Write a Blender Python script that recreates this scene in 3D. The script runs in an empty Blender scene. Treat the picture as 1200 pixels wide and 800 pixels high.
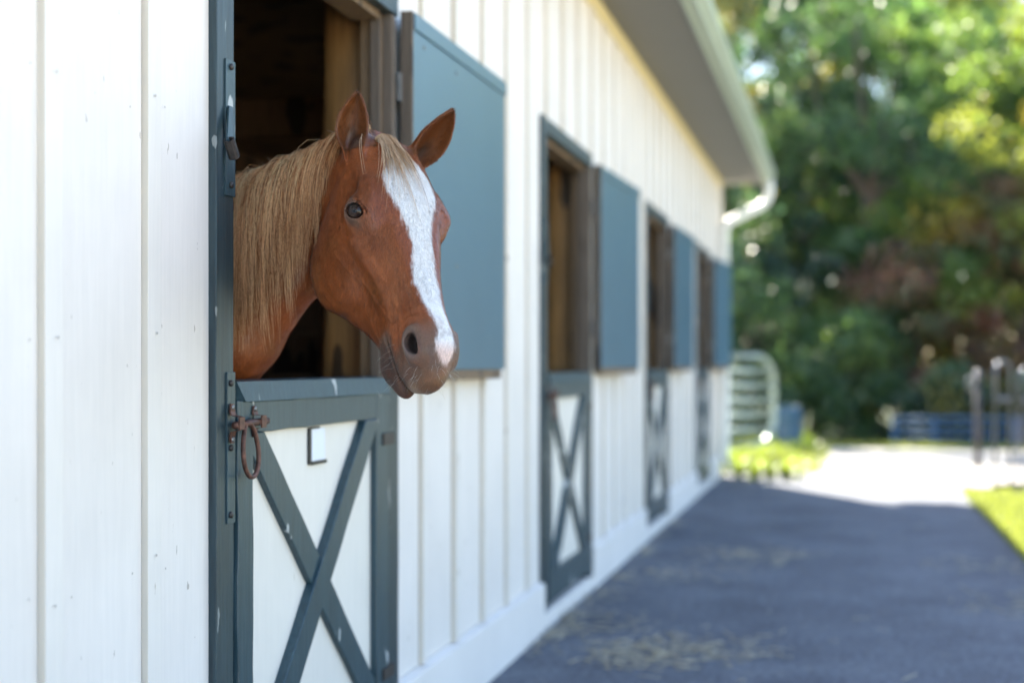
import bpy, bmesh, math, random
import numpy as np
from mathutils import Vector, Matrix
R = math.radians
SC = bpy.context.scene
COL = SC.collection

# ------------------------------------------------------------------ camera
PSI = math.atan(392 / 1667)          # the wall's vanishing point sits right of the picture centre
EYE = 1.22
cam = bpy.data.cameras.new('camera')
cam.sensor_width = 36; cam.lens = 50.0; cam.shift_y = 28 / 1200
cam.clip_start = 0.05; cam.clip_end = 2000
cam.dof.use_dof = True; cam.dof.focus_distance = 3.03; cam.dof.aperture_fstop = 1.5
camo = bpy.data.objects.new('camera', cam); COL.objects.link(camo)
camo.location = (0, 0, EYE); camo.rotation_euler = (math.pi / 2, 0, PSI)
SC.camera = camo

# ------------------------------------------------------------------ sky and sun
SUN_AZ = math.atan2(-0.495, 0.869)   # from +Y towards +X; the sun stands beyond the barn's far end, to its left
SUN_EL = R(41.5)
world = bpy.data.worlds.new('World'); SC.world = world; world.use_nodes = True
wn = world.node_tree.nodes; wl = world.node_tree.links
bgn = wn['Background']
sky = wn.new('ShaderNodeTexSky'); sky.sky_type = 'NISHITA'; sky.sun_disc = False
sky.sun_elevation = SUN_EL; sky.sun_rotation = SUN_AZ % (2 * math.pi)
sky.air_density = 1.0; sky.dust_density = 0.8; sky.ozone_density = 1.0
wl.new(sky.outputs[0], bgn.inputs[0]); bgn.inputs[1].default_value = 0.10
sund = bpy.data.lights.new('sun', 'SUN'); sund.energy = 5.0; sund.angle = R(0.53); sund.color = (1.0, 0.92, 0.80)
suno = bpy.data.objects.new('sun', sund); COL.objects.link(suno)
sdir = Vector((math.sin(SUN_AZ) * math.cos(SUN_EL), math.cos(SUN_AZ) * math.cos(SUN_EL), math.sin(SUN_EL)))
suno.rotation_euler = sdir.to_track_quat('Z', 'Y').to_euler(); suno.location = (-10, 20, 20)

SC.view_settings.view_transform = 'Standard'; SC.view_settings.look = 'None'
SC.view_settings.gamma = 1.0; SC.view_settings.use_curve_mapping = False
SC.view_settings.exposure = 2.68
SC.render.engine = 'CYCLES'
SC.cycles.use_denoising = True; SC.cycles.denoiser = 'OPENIMAGEDENOISE'
SC.cycles.max_bounces = 8; SC.cycles.diffuse_bounces = 5; SC.cycles.glossy_bounces = 3
SC.cycles.transmission_bounces = 4; SC.cycles.transparent_max_bounces = 8
SC.cycles.sample_clamp_indirect = 6.0
SC.cycles.use_adaptive_sampling = True; SC.cycles.adaptive_threshold = 0.015

rnd = random.Random(7)
rng = np.random.default_rng(11)

# ------------------------------------------------------------------ helpers
def mat(name):
    m = bpy.data.materials.new(name); m.use_nodes = True
    nt = m.node_tree; b = nt.nodes['Principled BSDF']
    return m, nt, b

def N(nt, t, **kw):
    n = nt.nodes.new(t)
    for k, v in kw.items():
        if hasattr(n, k): setattr(n, k, v)
        else: n.inputs[k].default_value = v
    return n

def ramp(nt, src, stops):
    r = nt.nodes.new('ShaderNodeValToRGB'); e = r.color_ramp.elements
    while len(e) < len(stops): e.new(0.5)
    for el, (p, c) in zip(e, stops):
        el.position = p; el.color = (c[0], c[1], c[2], 1) if hasattr(c, '__len__') else (c, c, c, 1)
    nt.links.new(src, r.inputs[0]); return r

def mixc(nt, fac, a, b, mode='MIX'):
    m = nt.nodes.new('ShaderNodeMix'); m.data_type = 'RGBA'; m.blend_type = mode
    for sock, v in ((m.inputs[0], fac), (m.inputs[6], a), (m.inputs[7], b)):
        if hasattr(v, 'is_linked') or hasattr(v, 'links'): nt.links.new(v, sock)
        elif hasattr(v, '__len__'): sock.default_value = (v[0], v[1], v[2], 1)
        else: sock.default_value = v
    return m.outputs[2]

def coords(nt, scale=(1, 1, 1), rand=True):
    """object coordinates, shifted per object so that copies differ"""
    tc = nt.nodes.new('ShaderNodeTexCoord'); mp = nt.nodes.new('ShaderNodeMapping')
    mp.inputs['Scale'].default_value = scale
    if rand:
        oi = nt.nodes.new('ShaderNodeObjectInfo')
        mu = nt.nodes.new('ShaderNodeMath'); mu.operation = 'MULTIPLY'; mu.inputs[1].default_value = 37.0
        nt.links.new(oi.outputs['Random'], mu.inputs[0])
        nt.links.new(mu.outputs[0], mp.inputs['Location'])
    nt.links.new(tc.outputs['Object'], mp.inputs['Vector'])
    return mp.outputs[0]

def noise(nt, vec, scale, detail=4, rough=0.55, dist=0.0):
    n = nt.nodes.new('ShaderNodeTexNoise'); n.inputs['Scale'].default_value = scale
    n.inputs['Detail'].default_value = detail; n.inputs['Roughness'].default_value = rough
    n.inputs['Distortion'].default_value = dist
    nt.links.new(vec, n.inputs['Vector']); return n.outputs['Fac']

def bump(nt, b, h, strength, dist):
    n = nt.nodes.new('ShaderNodeBump'); n.inputs['Strength'].default_value = strength
    n.inputs['Distance'].default_value = dist
    nt.links.new(h, n.inputs['Height']); nt.links.new(n.outputs[0], b.inputs['Normal'])

def link(o, parent=None):
    COL.objects.link(o)
    if parent is not None: o.parent = parent
    return o

def tag(o, label=None, cat=None, group=None, kind=None):
    for k, v in (('label', label), ('category', cat), ('group', group), ('kind', kind)):
        if v: o[k] = v
    return o

def empty(name, loc=(0, 0, 0)):
    o = bpy.data.objects.new(name, None); o.location = loc; o.empty_display_size = 0.1
    return link(o)

def mesh_obj(name, verts, faces, m, parent=None, smooth=False):
    me = bpy.data.meshes.new(name)
    me.from_pydata([tuple(v) for v in verts], [], [tuple(f) for f in faces]); me.update()
    if smooth: me.shade_smooth()
    o = bpy.data.objects.new(name, me)
    if m is not None: me.materials.append(m)
    if parent is not None and parent.location.length > 0: pass
    return link(o, parent)

def np_mesh(name, V, F, m, parent=None, smooth=False, attrs=None):
    """fast mesh from numpy arrays: F is (n,3) or (n,4)"""
    me = bpy.data.meshes.new(name); V = np.asarray(V, np.float32); F = np.asarray(F, np.int32)
    k = F.shape[1]
    me.vertices.add(len(V)); me.vertices.foreach_set('co', V.ravel())
    me.loops.add(F.size); me.loops.foreach_set('vertex_index', F.ravel())
    me.polygons.add(len(F)); me.polygons.foreach_set('loop_start', np.arange(0, F.size, k, dtype=np.int32))
    me.polygons.foreach_set('loop_total', np.full(len(F), k, np.int32))
    me.update(calc_edges=True); me.validate()
    if smooth: me.shade_smooth()
    for an, arr in (attrs or {}).items():
        arr = np.asarray(arr, np.float32)
        if arr.ndim == 1:
            a = me.attributes.new(an, 'FLOAT', 'POINT'); a.data.foreach_set('value', arr)
        else:
            a = me.attributes.new(an, 'FLOAT_COLOR', 'POINT')
            c = np.ones((len(arr), 4), np.float32); c[:, :3] = arr; a.data.foreach_set('color', c.ravel())
    o = bpy.data.objects.new(name, me)
    if m is not None: me.materials.append(m)
    return link(o, parent)

def box(name, lo, hi, m, parent=None, bev=0.0, jit=0.0, seg=1):
    """a box between two corners, origin at its centre, optionally bevelled, wobbled a little"""
    lo = Vector(lo); hi = Vector(hi); c = (lo + hi) / 2; h = (hi - lo) / 2
    bm = bmesh.new(); bmesh.ops.create_cube(bm, size=2)
    if seg > 1:
        ax = max(range(3), key=lambda i: h[i])
        es = [e for e in bm.edges if abs((e.verts[0].co - e.verts[1].co)[ax]) > 1]
        bmesh.ops.subdivide_edges(bm, edges=es, cuts=seg - 1, use_grid_fill=True)
    for v in bm.verts: v.co = Vector((v.co.x * h.x, v.co.y * h.y, v.co.z * h.z))
    if jit:
        for v in bm.verts: v.co += Vector((rnd.uniform(-jit, jit) * .6, rnd.uniform(-jit, jit), 0))
    if bev:
        bmesh.ops.bevel(bm, geom=list(bm.edges), offset=min(bev, min(h) * .8), segments=2, profile=0.6, affect='EDGES')
    me = bpy.data.meshes.new(name); bm.to_mesh(me); bm.free()
    me.materials.append(m)
    o = bpy.data.objects.new(name, me); o.location = c
    if parent is not None:
        pc = parent.matrix_world if parent.parent is None else None
        o.location = c - world_loc(parent)
    return link(o, parent)

def world_loc(o):
    p = Vector((0, 0, 0))
    while o is not None: p += o.location; o = o.parent
    return p

def tube_geo(pts, rad, n=8, closed=False, caps=True):
    """verts, faces of a tube along a polyline"""
    pts = [Vector(p) for p in pts]; k = len(pts); V = []; F = []
    rads = rad if hasattr(rad, '__len__') else [rad] * k
    up = Vector((0, 0, 1)); prev = None
    for i, p in enumerate(pts):
        if closed: t = pts[(i + 1) % k] - pts[i - 1]
        else: t = pts[min(i + 1, k - 1)] - pts[max(i - 1, 0)]
        t.normalize()
        if prev is None:
            a = up.cross(t) if abs(t.z) < .95 else Vector((1, 0, 0)).cross(t)
        else: a = prev - t * prev.dot(t)
        a.normalize(); b = t.cross(a); prev = a
        for j in range(n):
            an = 2 * math.pi * j / n; V.append(p + (a * math.cos(an) + b * math.sin(an)) * rads[i])
    for i in range(k if closed else k - 1):
        i2 = (i + 1) % k
        for j in range(n):
            j2 = (j + 1) % n; F.append((i * n + j, i * n + j2, i2 * n + j2, i2 * n + j))
    if caps and not closed:
        F.append(tuple(reversed(range(n)))); F.append(tuple(range((k - 1) * n, k * n)))
    return V, F

def tube(name, pts, rad, m, parent=None, n=8, closed=False, smooth=True):
    V, F = tube_geo(pts, rad, n, closed)
    off = world_loc(parent) if parent is not None else Vector((0, 0, 0))
    return mesh_obj(name, [v - off for v in V], F, m, parent, smooth)

def pix(px, py, z=0.0):
    """ground point (height z) seen at a pixel of the 1200x800 photograph"""
    d = (EYE - z) * 1667 / (py - 428); r = (px - 600) / 1667 * d
    return Vector((r * math.cos(PSI) - d * math.sin(PSI), d * math.cos(PSI) + r * math.sin(PSI), z))
# ================================================================== MATERIALS
def wood_paint(name, col, rough, streak=.05, chips=None, grain=.5, spec=.5):
    m, nt, b = mat(name)
    v = coords(nt, (26, 26, 1.6)); g = noise(nt, v, 3.0, 6, .6)
    v2 = coords(nt, (1, 1, 1)); blot = noise(nt, v2, 2.2, 4, .6)
    lo = tuple(c * (1 - streak) for c in col)
    r = ramp(nt, g, [(.3, lo), (.7, col)])
    r2 = ramp(nt, blot, [(.3, (.93, .93, .93)), (.7, (1.03, 1.03, 1.03))])
    c = mixc(nt, 1.0, r.outputs[0], r2.outputs[0], 'MULTIPLY')
    if chips:                                           # specks and scuffs of their own shape
        v3 = coords(nt, (1, 1, .38)); ch = noise(nt, v3, chips[1], 3, .5)
        rc = ramp(nt, ch, [(chips[2], 0), (chips[2] + .02, 1)])
        c = mixc(nt, rc.outputs[0], c, chips[0])
    nt.links.new(c, b.inputs['Base Color'])
    b.inputs['Roughness'].default_value = rough; b.inputs['Specular IOR Level'].default_value = spec
    bump(nt, b, g, grain, .0012)
    return m
M_WHITE = wood_paint('white_painted_board', (.735, .69, .645), .55, .06, ((.40, .36, .32), 58.0, .715), .8)
M_BATTEN = wood_paint('white_painted_batten', (.72, .68, .63), .55, .05, ((.30, .25, .20), 22.0, .73), .6)
M_CREAM = wood_paint('white_painted_panel', (.74, .70, .63), .5, .05, ((.50, .46, .38), 26.0, .73), .45)
M_BLUE = wood_paint('slate_blue_paint', (.031, .068, .086), .42, .45, ((.40, .42, .42), 13.0, .665), 1.0)
M_BLUE_OLD = wood_paint('slate_blue_trim_paint', (.026, .053, .066), .46, .55, ((.20, .22, .22), 24.0, .67), 1.0)
M_SHUT = wood_paint('slate_blue_shutter_paint', (.056, .134, .195), .32, .07, ((.40, .46, .50), 13.0, .765), .12, .6)
M_BARE = wood_paint('bare_brown_timber', (.20, .13, .072), .7, .45, ((.055, .036, .022), 6.0, .60), 1.0)
M_BARE2 = wood_paint('weathered_grey_timber', (.150, .118, .092), .75, .45, ((.05, .038, .03), 7.0, .62), 1.0)
M_POST = wood_paint('oiled_round_post', (.42, .225, .078), .6, .5, ((.06, .035, .016), 4.5, .60), 1.0)
M_DARK = wood_paint('dark_stall_plank', (.20, .11, .055), .7, .45, ((.03, .018, .011), 5.0, .6), .9)
M_SKIRT = wood_paint('white_painted_skirting', (.74, .70, .66), .6, .04, ((.33, .30, .27), 9.0, .74), .4)
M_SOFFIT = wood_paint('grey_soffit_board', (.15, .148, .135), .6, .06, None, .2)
M_WALLTOP_GLOW = wood_paint('walltop_bounce_glow', (.72, .62, .34), .6, .06, None, .2)  # yellow paints in the warm light bounced up under the soffit
M_WARM_SIDE = wood_paint('reflected_light_batten_side', (.66, .60, .51), .7, .08, ((.24, .19, .14), 22.0, .70), .6)  # cream paints in light reflected from ground and trees; chips are real
M_FASCIA = wood_paint('sage_green_gutter_metal', (.36, .43, .35), .32, .05, None, .05)
M_PIPE = wood_paint('white_downpipe_metal', (.78, .76, .70), .32, .03, None, .05)

def plain(name, col, rough, metal=0.0, var=.25, scale=30, bmp=.2):
    m, nt, b = mat(name); v = coords(nt); g = noise(nt, v, scale, 5, .6)
    r = ramp(nt, g, [(.3, tuple(c * (1 - var) for c in col)), (.7, tuple(min(1, c * (1 + var)) for c in col))])
    nt.links.new(r.outputs[0], b.inputs['Base Color']); b.inputs['Roughness'].default_value = rough; b.inputs['Metallic'].default_value = metal
    if bmp: bump(nt, b, g, bmp, .001)
    return m
M_RUST = plain('rusted_iron', (.105, .048, .034), .55, .45, .6, 70, .6)
M_STEEL = plain('galvanised_steel', (.22, .225, .23), .45, .7, .2, 60, .2)
M_CHROME = plain('shiny_steel_tube', (.12, .125, .14), .28, .8, .06, 20, 0)
M_IRON = plain('dull_iron', (.050, .044, .042), .55, .5, .3, 90, .3)
M_GATE = plain('pale_green_gate_tube', (.24, .30, .27), .28, .6, .12, 20, .1)
M_BLUEM = plain('blue_fence_tube', (.030, .085, .17), .75, 0, .2, 20, .1)
M_BARREL = plain('blue_plastic', (.014, .060, .105), .55, 0, .12, 10, .05)
M_BLACK = plain('black_card_frame', (.012, .012, .013), .45, 0, .2, 40, .1)
M_NAIL = plain('paint_dabbed_nail', (.42, .39, .35), .6, 0, .4, 3, 0)
M_CARD = plain('white_card', (.70, .73, .78), .5, 0, .03, 10, 0)
M_ROOF = plain('dark_roof_metal', (.10, .105, .11), .45, .3, .15, 5, .1)

# ground surfaces
m, nt, b = mat('driveway_asphalt'); M_ASPH = m
v = coords(nt, rand=False); fine = noise(nt, v, 130, 3, .7); big = noise(nt, v, 1.6, 6, .65); mid_ = noise(nt, v, 9, 5, .6)
r = ramp(nt, fine, [(.30, (.042, .050, .070)), (.55, (.085, .097, .124)), (.80, (.20, .205, .225))])
r2 = ramp(nt, big, [(.30, (.62, .62, .66)), (.62, (1.25, 1.25, 1.22))])
c = mixc(nt, 1.0, r.outputs[0], r2.outputs[0], 'MULTIPLY')
sp_ = noise(nt, v, 34, 3, .7); rs = ramp(nt, sp_, [(.36, (.55, .55, .55)), (.66, (1.65, 1.62, 1.55))]); c = mixc(nt, 1.0, c, rs.outputs[0], 'MULTIPLY')
r3 = ramp(nt, mid_, [(.60, 0), (.74, .35)]); c = mixc(nt, r3.outputs[0], c, (.24, .215, .17))
nt.links.new(c, b.inputs['Base Color']); b.inputs['Roughness'].default_value = .85; bump(nt, b, fine, .5, .004)

m, nt, b = mat('pale_gravel'); M_GRAV = m
v = coords(nt, rand=False); fine = noise(nt, v, 60, 4, .7); big = noise(nt, v, .8, 5, .6)
r = ramp(nt, fine, [(.3, (.22, .205, .185)), (.7, (.44, .415, .375))])
r2 = ramp(nt, big, [(.3, (.82, .82, .82)), (.7, (1.12, 1.1, 1.06))])
c = mixc(nt, 1.0, r.outputs[0], r2.outputs[0], 'MULTIPLY')
nt.links.new(c, b.inputs['Base Color']); b.inputs['Roughness'].default_value = .9; bump(nt, b, fine, .6, .01)

m, nt, b = mat('earth_and_turf'); M_EARTH = m
v = coords(nt, rand=False); fine = noise(nt, v, 25, 5, .7); big = noise(nt, v, .25, 5, .6)
r = ramp(nt, fine, [(.3, (.040, .060, .018)), (.7, (.095, .120, .040))])
r2 = ramp(nt, big, [(.4, 0), (.7, .6)]); c = mixc(nt, r2.outputs[0], r.outputs[0], (.06, .05, .03))
nt.links.new(c, b.inputs['Base Color']); b.inputs['Roughness'].default_value = .95; bump(nt, b, fine, .8, .03)

m, nt, b = mat('stall_floor'); M_STALL = m
v = coords(nt, rand=False); fine = noise(nt, v, 40, 4, .7)
r = ramp(nt, fine, [(.3, (.05, .038, .026)), (.7, (.15, .115, .07))]); nt.links.new(r.outputs[0], b.inputs['Base Color'])
b.inputs['Roughness'].default_value = .9

def leaf_mat(name, trans=.5):
    m, nt, b = mat(name)
    at = N(nt, 'ShaderNodeVertexColor', layer_name='tint')
    nt.links.new(at.outputs[0], b.inputs['Base Color']); b.inputs['Roughness'].default_value = .42; b.inputs['Specular IOR Level'].default_value = .85
    tr = nt.nodes.new('ShaderNodeBsdfTranslucent')
    br = mixc(nt, 1.0, at.outputs[0], (2.3, 2.2, 1.0), 'MULTIPLY'); nt.links.new(br, tr.inputs[0])
    mx = nt.nodes.new('ShaderNodeMixShader'); mx.inputs[0].default_value = trans
    out = nt.nodes['Material Output']; nt.links.new(b.outputs[0], mx.inputs[1]); nt.links.new(tr.outputs[0], mx.inputs[2]); nt.links.new(mx.outputs[0], out.inputs[0])
    return m
M_LEAF = leaf_mat('tree_leaf', .55); M_BLADE = leaf_mat('grass_blade', .5)
M_BOUNCE_GROUND = plain('pale_bounce_ground', (.56, .49, .39), .95, 0, .12, 6, .4)
M_BARK = plain('bark', (.075, .055, .040), .9, 0, .4, 14, .8)
M_STRAW = plain('dry_straw', (.46, .40, .29), .75, 0, .3, 60, 0)
# ================================================================== GROUND
def sheet(name, pts, m, z=0.0):
    o = mesh_obj(name, [(p[0], p[1], z if len(p) < 3 else p[2]) for p in pts], [tuple(range(len(pts)))], m)
    o['kind'] = 'structure'; return o
xs = [-400, -40, -12, 0, 12, 40, 400]; ys = [-400, -30, 0, 10, 21.5, 22.6, 24.2, 27, 40, 400]
zz = {21.5: 0, 22.6: -.10, 24.2: -.55, 27: -.75, 40: -.8, 400: -.8}
V = [(x, y, zz.get(y, 0) - .008) for y in ys for x in xs]; nxs = len(xs)
F = [(j * nxs + i, j * nxs + i + 1, (j + 1) * nxs + i + 1, (j + 1) * nxs + i) for j in range(len(ys) - 1) for i in range(nxs - 1)]
mesh_obj('ground', V, F, M_EARTH, None, True)['kind'] = 'structure'
sheet('gravel_yard', [(-9, 16.5), (-1.2, 16.2), (-.3, 15.4), (1.12, 14.9), (1.9, 15.1), (9, 15.6), (14, 16), (14, 21.5), (-9, 21.5)], M_GRAV, .004)
sheet('driveway', [(-1.34, -12), (1.06, -12), (1.10, 2), (1.04, 6), (1.12, 10), (1.06, 13.2), (1.12, 14.9), (1.3, 15.6), (-.2, 16.1), (-1.34, 16.4)], M_ASPH, .0)

sheet('bounce_ground', [(2.3, -40), (30, -40), (30, 13.0), (2.3, 12.4)], M_BOUNCE_GROUND, .004)  # added mostly out of view, to bounce warm sunlight onto the wall

# ================================================================== THE STABLE
XB = -1.370                    # face of the wall boards
XC = -1.352                    # face of door casings
YN, YF = -5.2, 15.85           # ends of the long wall
ZS, ZT = 0.235, 3.27           # skirting top, soffit
DOORS = [2.905, 6.37, 9.80, 13.27]
DW, ZH0, ZH1 = 1.309, 2.300, 2.370   # outer width of a door frame, underside and top of its header
stable = empty('stable_building', (-1.4, 5.0, 0))
tag(stable, 'white board and batten stable with slate blue half doors and open shutters', 'stable')
S = stable

def spans(y0, y1):
    """wall heights free of door frames for a board from y0 to y1: list of (ya, yb, za, zb)"""
    out = [(y0, y1, ZS, ZT)]
    for d in DOORS:
        nxt = []
        for (a, b_, za, zb) in out:
            lo, hi = d + .004, d + DW - .004
            if b_ <= lo or a >= hi or za >= ZH1: nxt.append((a, b_, za, zb)); continue
            if a < lo: nxt.append((a, lo, za, zb))
            if b_ > hi: nxt.append((hi, b_, za, zb))
            nxt.append((max(a, lo), min(b_, hi), ZH1 - .004, zb))
        out = nxt
    return out
seams = [2.593 - .37 * k for k in range(0, 21) if 2.593 - .37 * k > YN + .1] + [2.985, 3.36, 3.735, 4.11] + [4.489 + .4 * k for k in range(0, 29) if 4.489 + .4 * k < YF - .1]
seams = sorted(seams); edges = [YN] + seams + [YF]
for a, b_ in zip(edges[:-1], edges[1:]):
    for (ya, yb, za, zb) in spans(a, b_):
        if yb - ya < .01: continue
        dx = rnd.uniform(-.0022, .0022)
        box('board', (XB - .022 + dx, ya + .0015, za), (XB + dx, yb - .0015, zb), M_WHITE, S, .0025)
for y in seams:
    for (ya, yb, za, zb) in spans(y - .0, y + .058):
        if yb - ya < .02: continue
        if za < .3: za = ZS + rnd.uniform(.0, .006)
        o = box('batten', (XB - .004, ya + rnd.uniform(-.002, .002), za), (XB + .0160 + rnd.uniform(-.002, .002), yb, zb - rnd.uniform(0, .004)), M_BATTEN, S, .002, .0012, 6)
        o.data.materials.append(M_WARM_SIDE)
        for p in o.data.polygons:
            if p.normal.y < -.7: p.material_index = 1  # sides turned to the camera get the painted reflected light
# nail heads down the battens and board edges: thousands of tiny discs in one part
NV, NF_ = [], []
def nail(x, y, z, r_=.0032):
    o_ = len(NV)
    for j in range(6): NV.append((x - S.location.x, y + r_ * math.cos(j * math.pi / 3) - S.location.y, z + r_ * math.sin(j * math.pi / 3) - S.location.z))
    NV.append((x + .0008 - S.location.x, y - S.location.y, z - S.location.z))
    NF_.extend([(o_ + j, o_ + (j + 1) % 6, o_ + 6) for j in range(6)])
for y in seams:
    for (ya, yb, za, zb) in spans(y, y + .058):
        if yb - ya < .05: continue
        z = za + .12
        while z < zb - .05:
            nail(XB + .0186, y + .029 + rnd.uniform(-.006, .006), z + rnd.uniform(-.03, .03))
            if rnd.random() < .6: nail(XB + .0030, y + .105 + rnd.uniform(-.01, .01), z + rnd.uniform(-.02, .02), .0026)
            if rnd.random() < .6: nail(XB + .0030, y - .040 + rnd.uniform(-.01, .01), z + rnd.uniform(-.02, .02), .0026)
            z += .46
mesh_obj('nail_heads', NV, NF_, M_NAIL, S)['kind'] = 'stuff'
# backing and inside faces
M_IN = M_DARK
def inner(ya, yb, za, zb): box('inner_wall', (XB - .075, ya, za), (XB - .030, yb, zb), M_IN, S)
prev = YN + .06
for d in DOORS:
    inner(prev, d + .03, 0, ZT - .05); inner(d + .032, d + DW - .032, ZH1, ZT - .05); prev = d + DW - .03
inner(prev, YF - .06, 0, ZT - .05)
# skirting boards and concrete footing
segs = []; prev = YN
for d in DOORS: segs.append((prev, d - .003)); prev = d + DW + .003
segs.append((prev, YF))
for a, b_ in segs:
    o = box('skirting_board', (XB - .02, a, -.05), (XB + .030, b_, ZS), M_SKIRT, S, .004)
    me = o.data
    for vtx in me.vertices:
        if vtx.co.z > .12 and vtx.co.x > 0: vtx.co.z -= .012
for d in DOORS:
    box('threshold', (XB - .06, d - .002, -.05), (XB + .022, d + DW + .002, .075), M_SKIRT, S, .008)
# door frames
for k, d in enumerate(DOORS):
    e = d + DW
    o1 = box('casing', (XB - .02, d, .07), (XC, d + .090, ZH1), M_BLUE_OLD, S, .003, .0015, 10)
    box('casing', (XB - .02, e - .120, .07), (XC, e, 1.175), M_BLUE_OLD, S, .003, .0015, 6)
    box('jamb', (XB - .02, e - .046, 1.178), (XC - .006, e - .016, ZH0 - .002), M_BARE2, S, .003)
    box('casing', (XB - .02, e - .046, ZH0), (XC - .001, e, ZH1), M_BLUE_OLD, S, .003)
    box('header', (XB - .02, d + .0905, ZH0), (XC - .0005, e - .0465, ZH1 - .001), M_BLUE_OLD, S, .003)
    # unpainted reveals
    box('jamb', (XB - .085, d + .030, .02), (XB - .0205, d + .088, ZH0), M_BARE2, S, .003)
    box('jamb', (XB - .090, e - .052, 1.0), (XB - .0205, e - .012, ZH0 - .002), M_BARE, S, .003)
    box('jamb', (XB - .052, e - .066, 1.18), (XB - .0215, e - .0525, ZH0 - .003), M_BARE2, S, .002)
    box('head_jamb', (XB - .110, d + .089, ZH0 - .022), (XB - .021, e - .067, ZH0 + .020), M_BARE, S, .003)
    # heavy inside post
    V_, F_ = [], []
    pc = Vector((XB - .172, e + .135, 0)); K = 14
    for i in range(9):
        z = i * .36; 
        for j in range(K):
            a = 2 * math.pi * j / K; rr_ = .098 * (1 + .06 * math.sin(3 * a + i) + .03 * math.sin(5 * a - 2 * i)) / max(abs(math.cos(a)), abs(math.sin(a))) ** .55
            V_.append((pc.x + rr_ * math.cos(a) - S.location.x, pc.y + rr_ * math.sin(a) - S.location.y, z))
    for i in range(8):
        for j in range(K): F_.append((i * K + j, i * K + (j + 1) % K, (i + 1) * K + (j + 1) % K, (i + 1) * K + j))
    mesh_obj('stall_post', V_, F_, M_POST, S, True)

def hinge_pin(name, y, z, parent, m=M_STEEL):
    tube(name, [(XC + .012, y, z - .045), (XC + .012, y, z + .045)], .008, m, parent, 8)

# ---- lower half doors, with crossed braces
ZD = 1.137; XD = XB + .006     # face of the door's panel
def slab(name, poly, x0, x1, m, parent, wob=.0):
    """a prism: polygon in (y, z) from x0 (back) to x1 (face), edges a little uneven"""
    off = world_loc(parent); n = len(poly); bm = bmesh.new()
    fr = [bm.verts.new((x1 - off.x, p[0] - off.y, p[1] - off.z)) for p in poly]
    bk = [bm.verts.new((x0 - off.x, p[0] - off.y, p[1] - off.z)) for p in poly]
    bm.faces.new(fr); bm.faces.new(list(reversed(bk)))
    for i in range(n): bm.faces.new((fr[i], bk[i], bk[(i + 1) % n], fr[(i + 1) % n]))
    bmesh.ops.recalc_face_normals(bm, faces=bm.faces)
    bmesh.ops.bevel(bm, geom=[e for e in bm.edges], offset=.002, segments=1, affect='EDGES')
    me = bpy.data.meshes.new(name); bm.to_mesh(me); bm.free(); me.materials.append(m)
    return link(bpy.data.objects.new(name, me), parent)
def board_poly(p, q, w, n=9, wob=.0018):
    """outline of a board from p to q (y, z), width w, with slightly wavering edges"""
    p = Vector(p); q = Vector(q); t = (q - p).normalized(); s_ = Vector((-t.y, t.x)) * w / 2
    a = [p + (q - p) * i / n + s_ + Vector((rnd.uniform(-wob, wob), rnd.uniform(-wob, wob))) for i in range(n + 1)]
    c = [p + (q - p) * i / n - s_ + Vector((rnd.uniform(-wob, wob), rnd.uniform(-wob, wob))) for i in range(n, -1, -1)]
    return a + c
def clip_poly(poly, ya, yb, za, zb):
    for ax, lim, sgn in ((0, ya, 1), (0, yb, -1), (1, za, 1), (1, zb, -1)):
        out = []
        for i, p in enumerate(poly):
            q = poly[(i + 1) % len(poly)]; a = (p[ax] - lim) * sgn; c = (q[ax] - lim) * sgn
            if a >= 0: out.append(p)
            if a * c < 0: t = a / (a - c); out.append(Vector(p) + (Vector(q) - Vector(p)) * t)
        poly = out
    ded = []
    for p in poly:
        if not ded or (Vector(p) - Vector(ded[-1])).length > .003: ded.append(p)
    return ded
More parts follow.
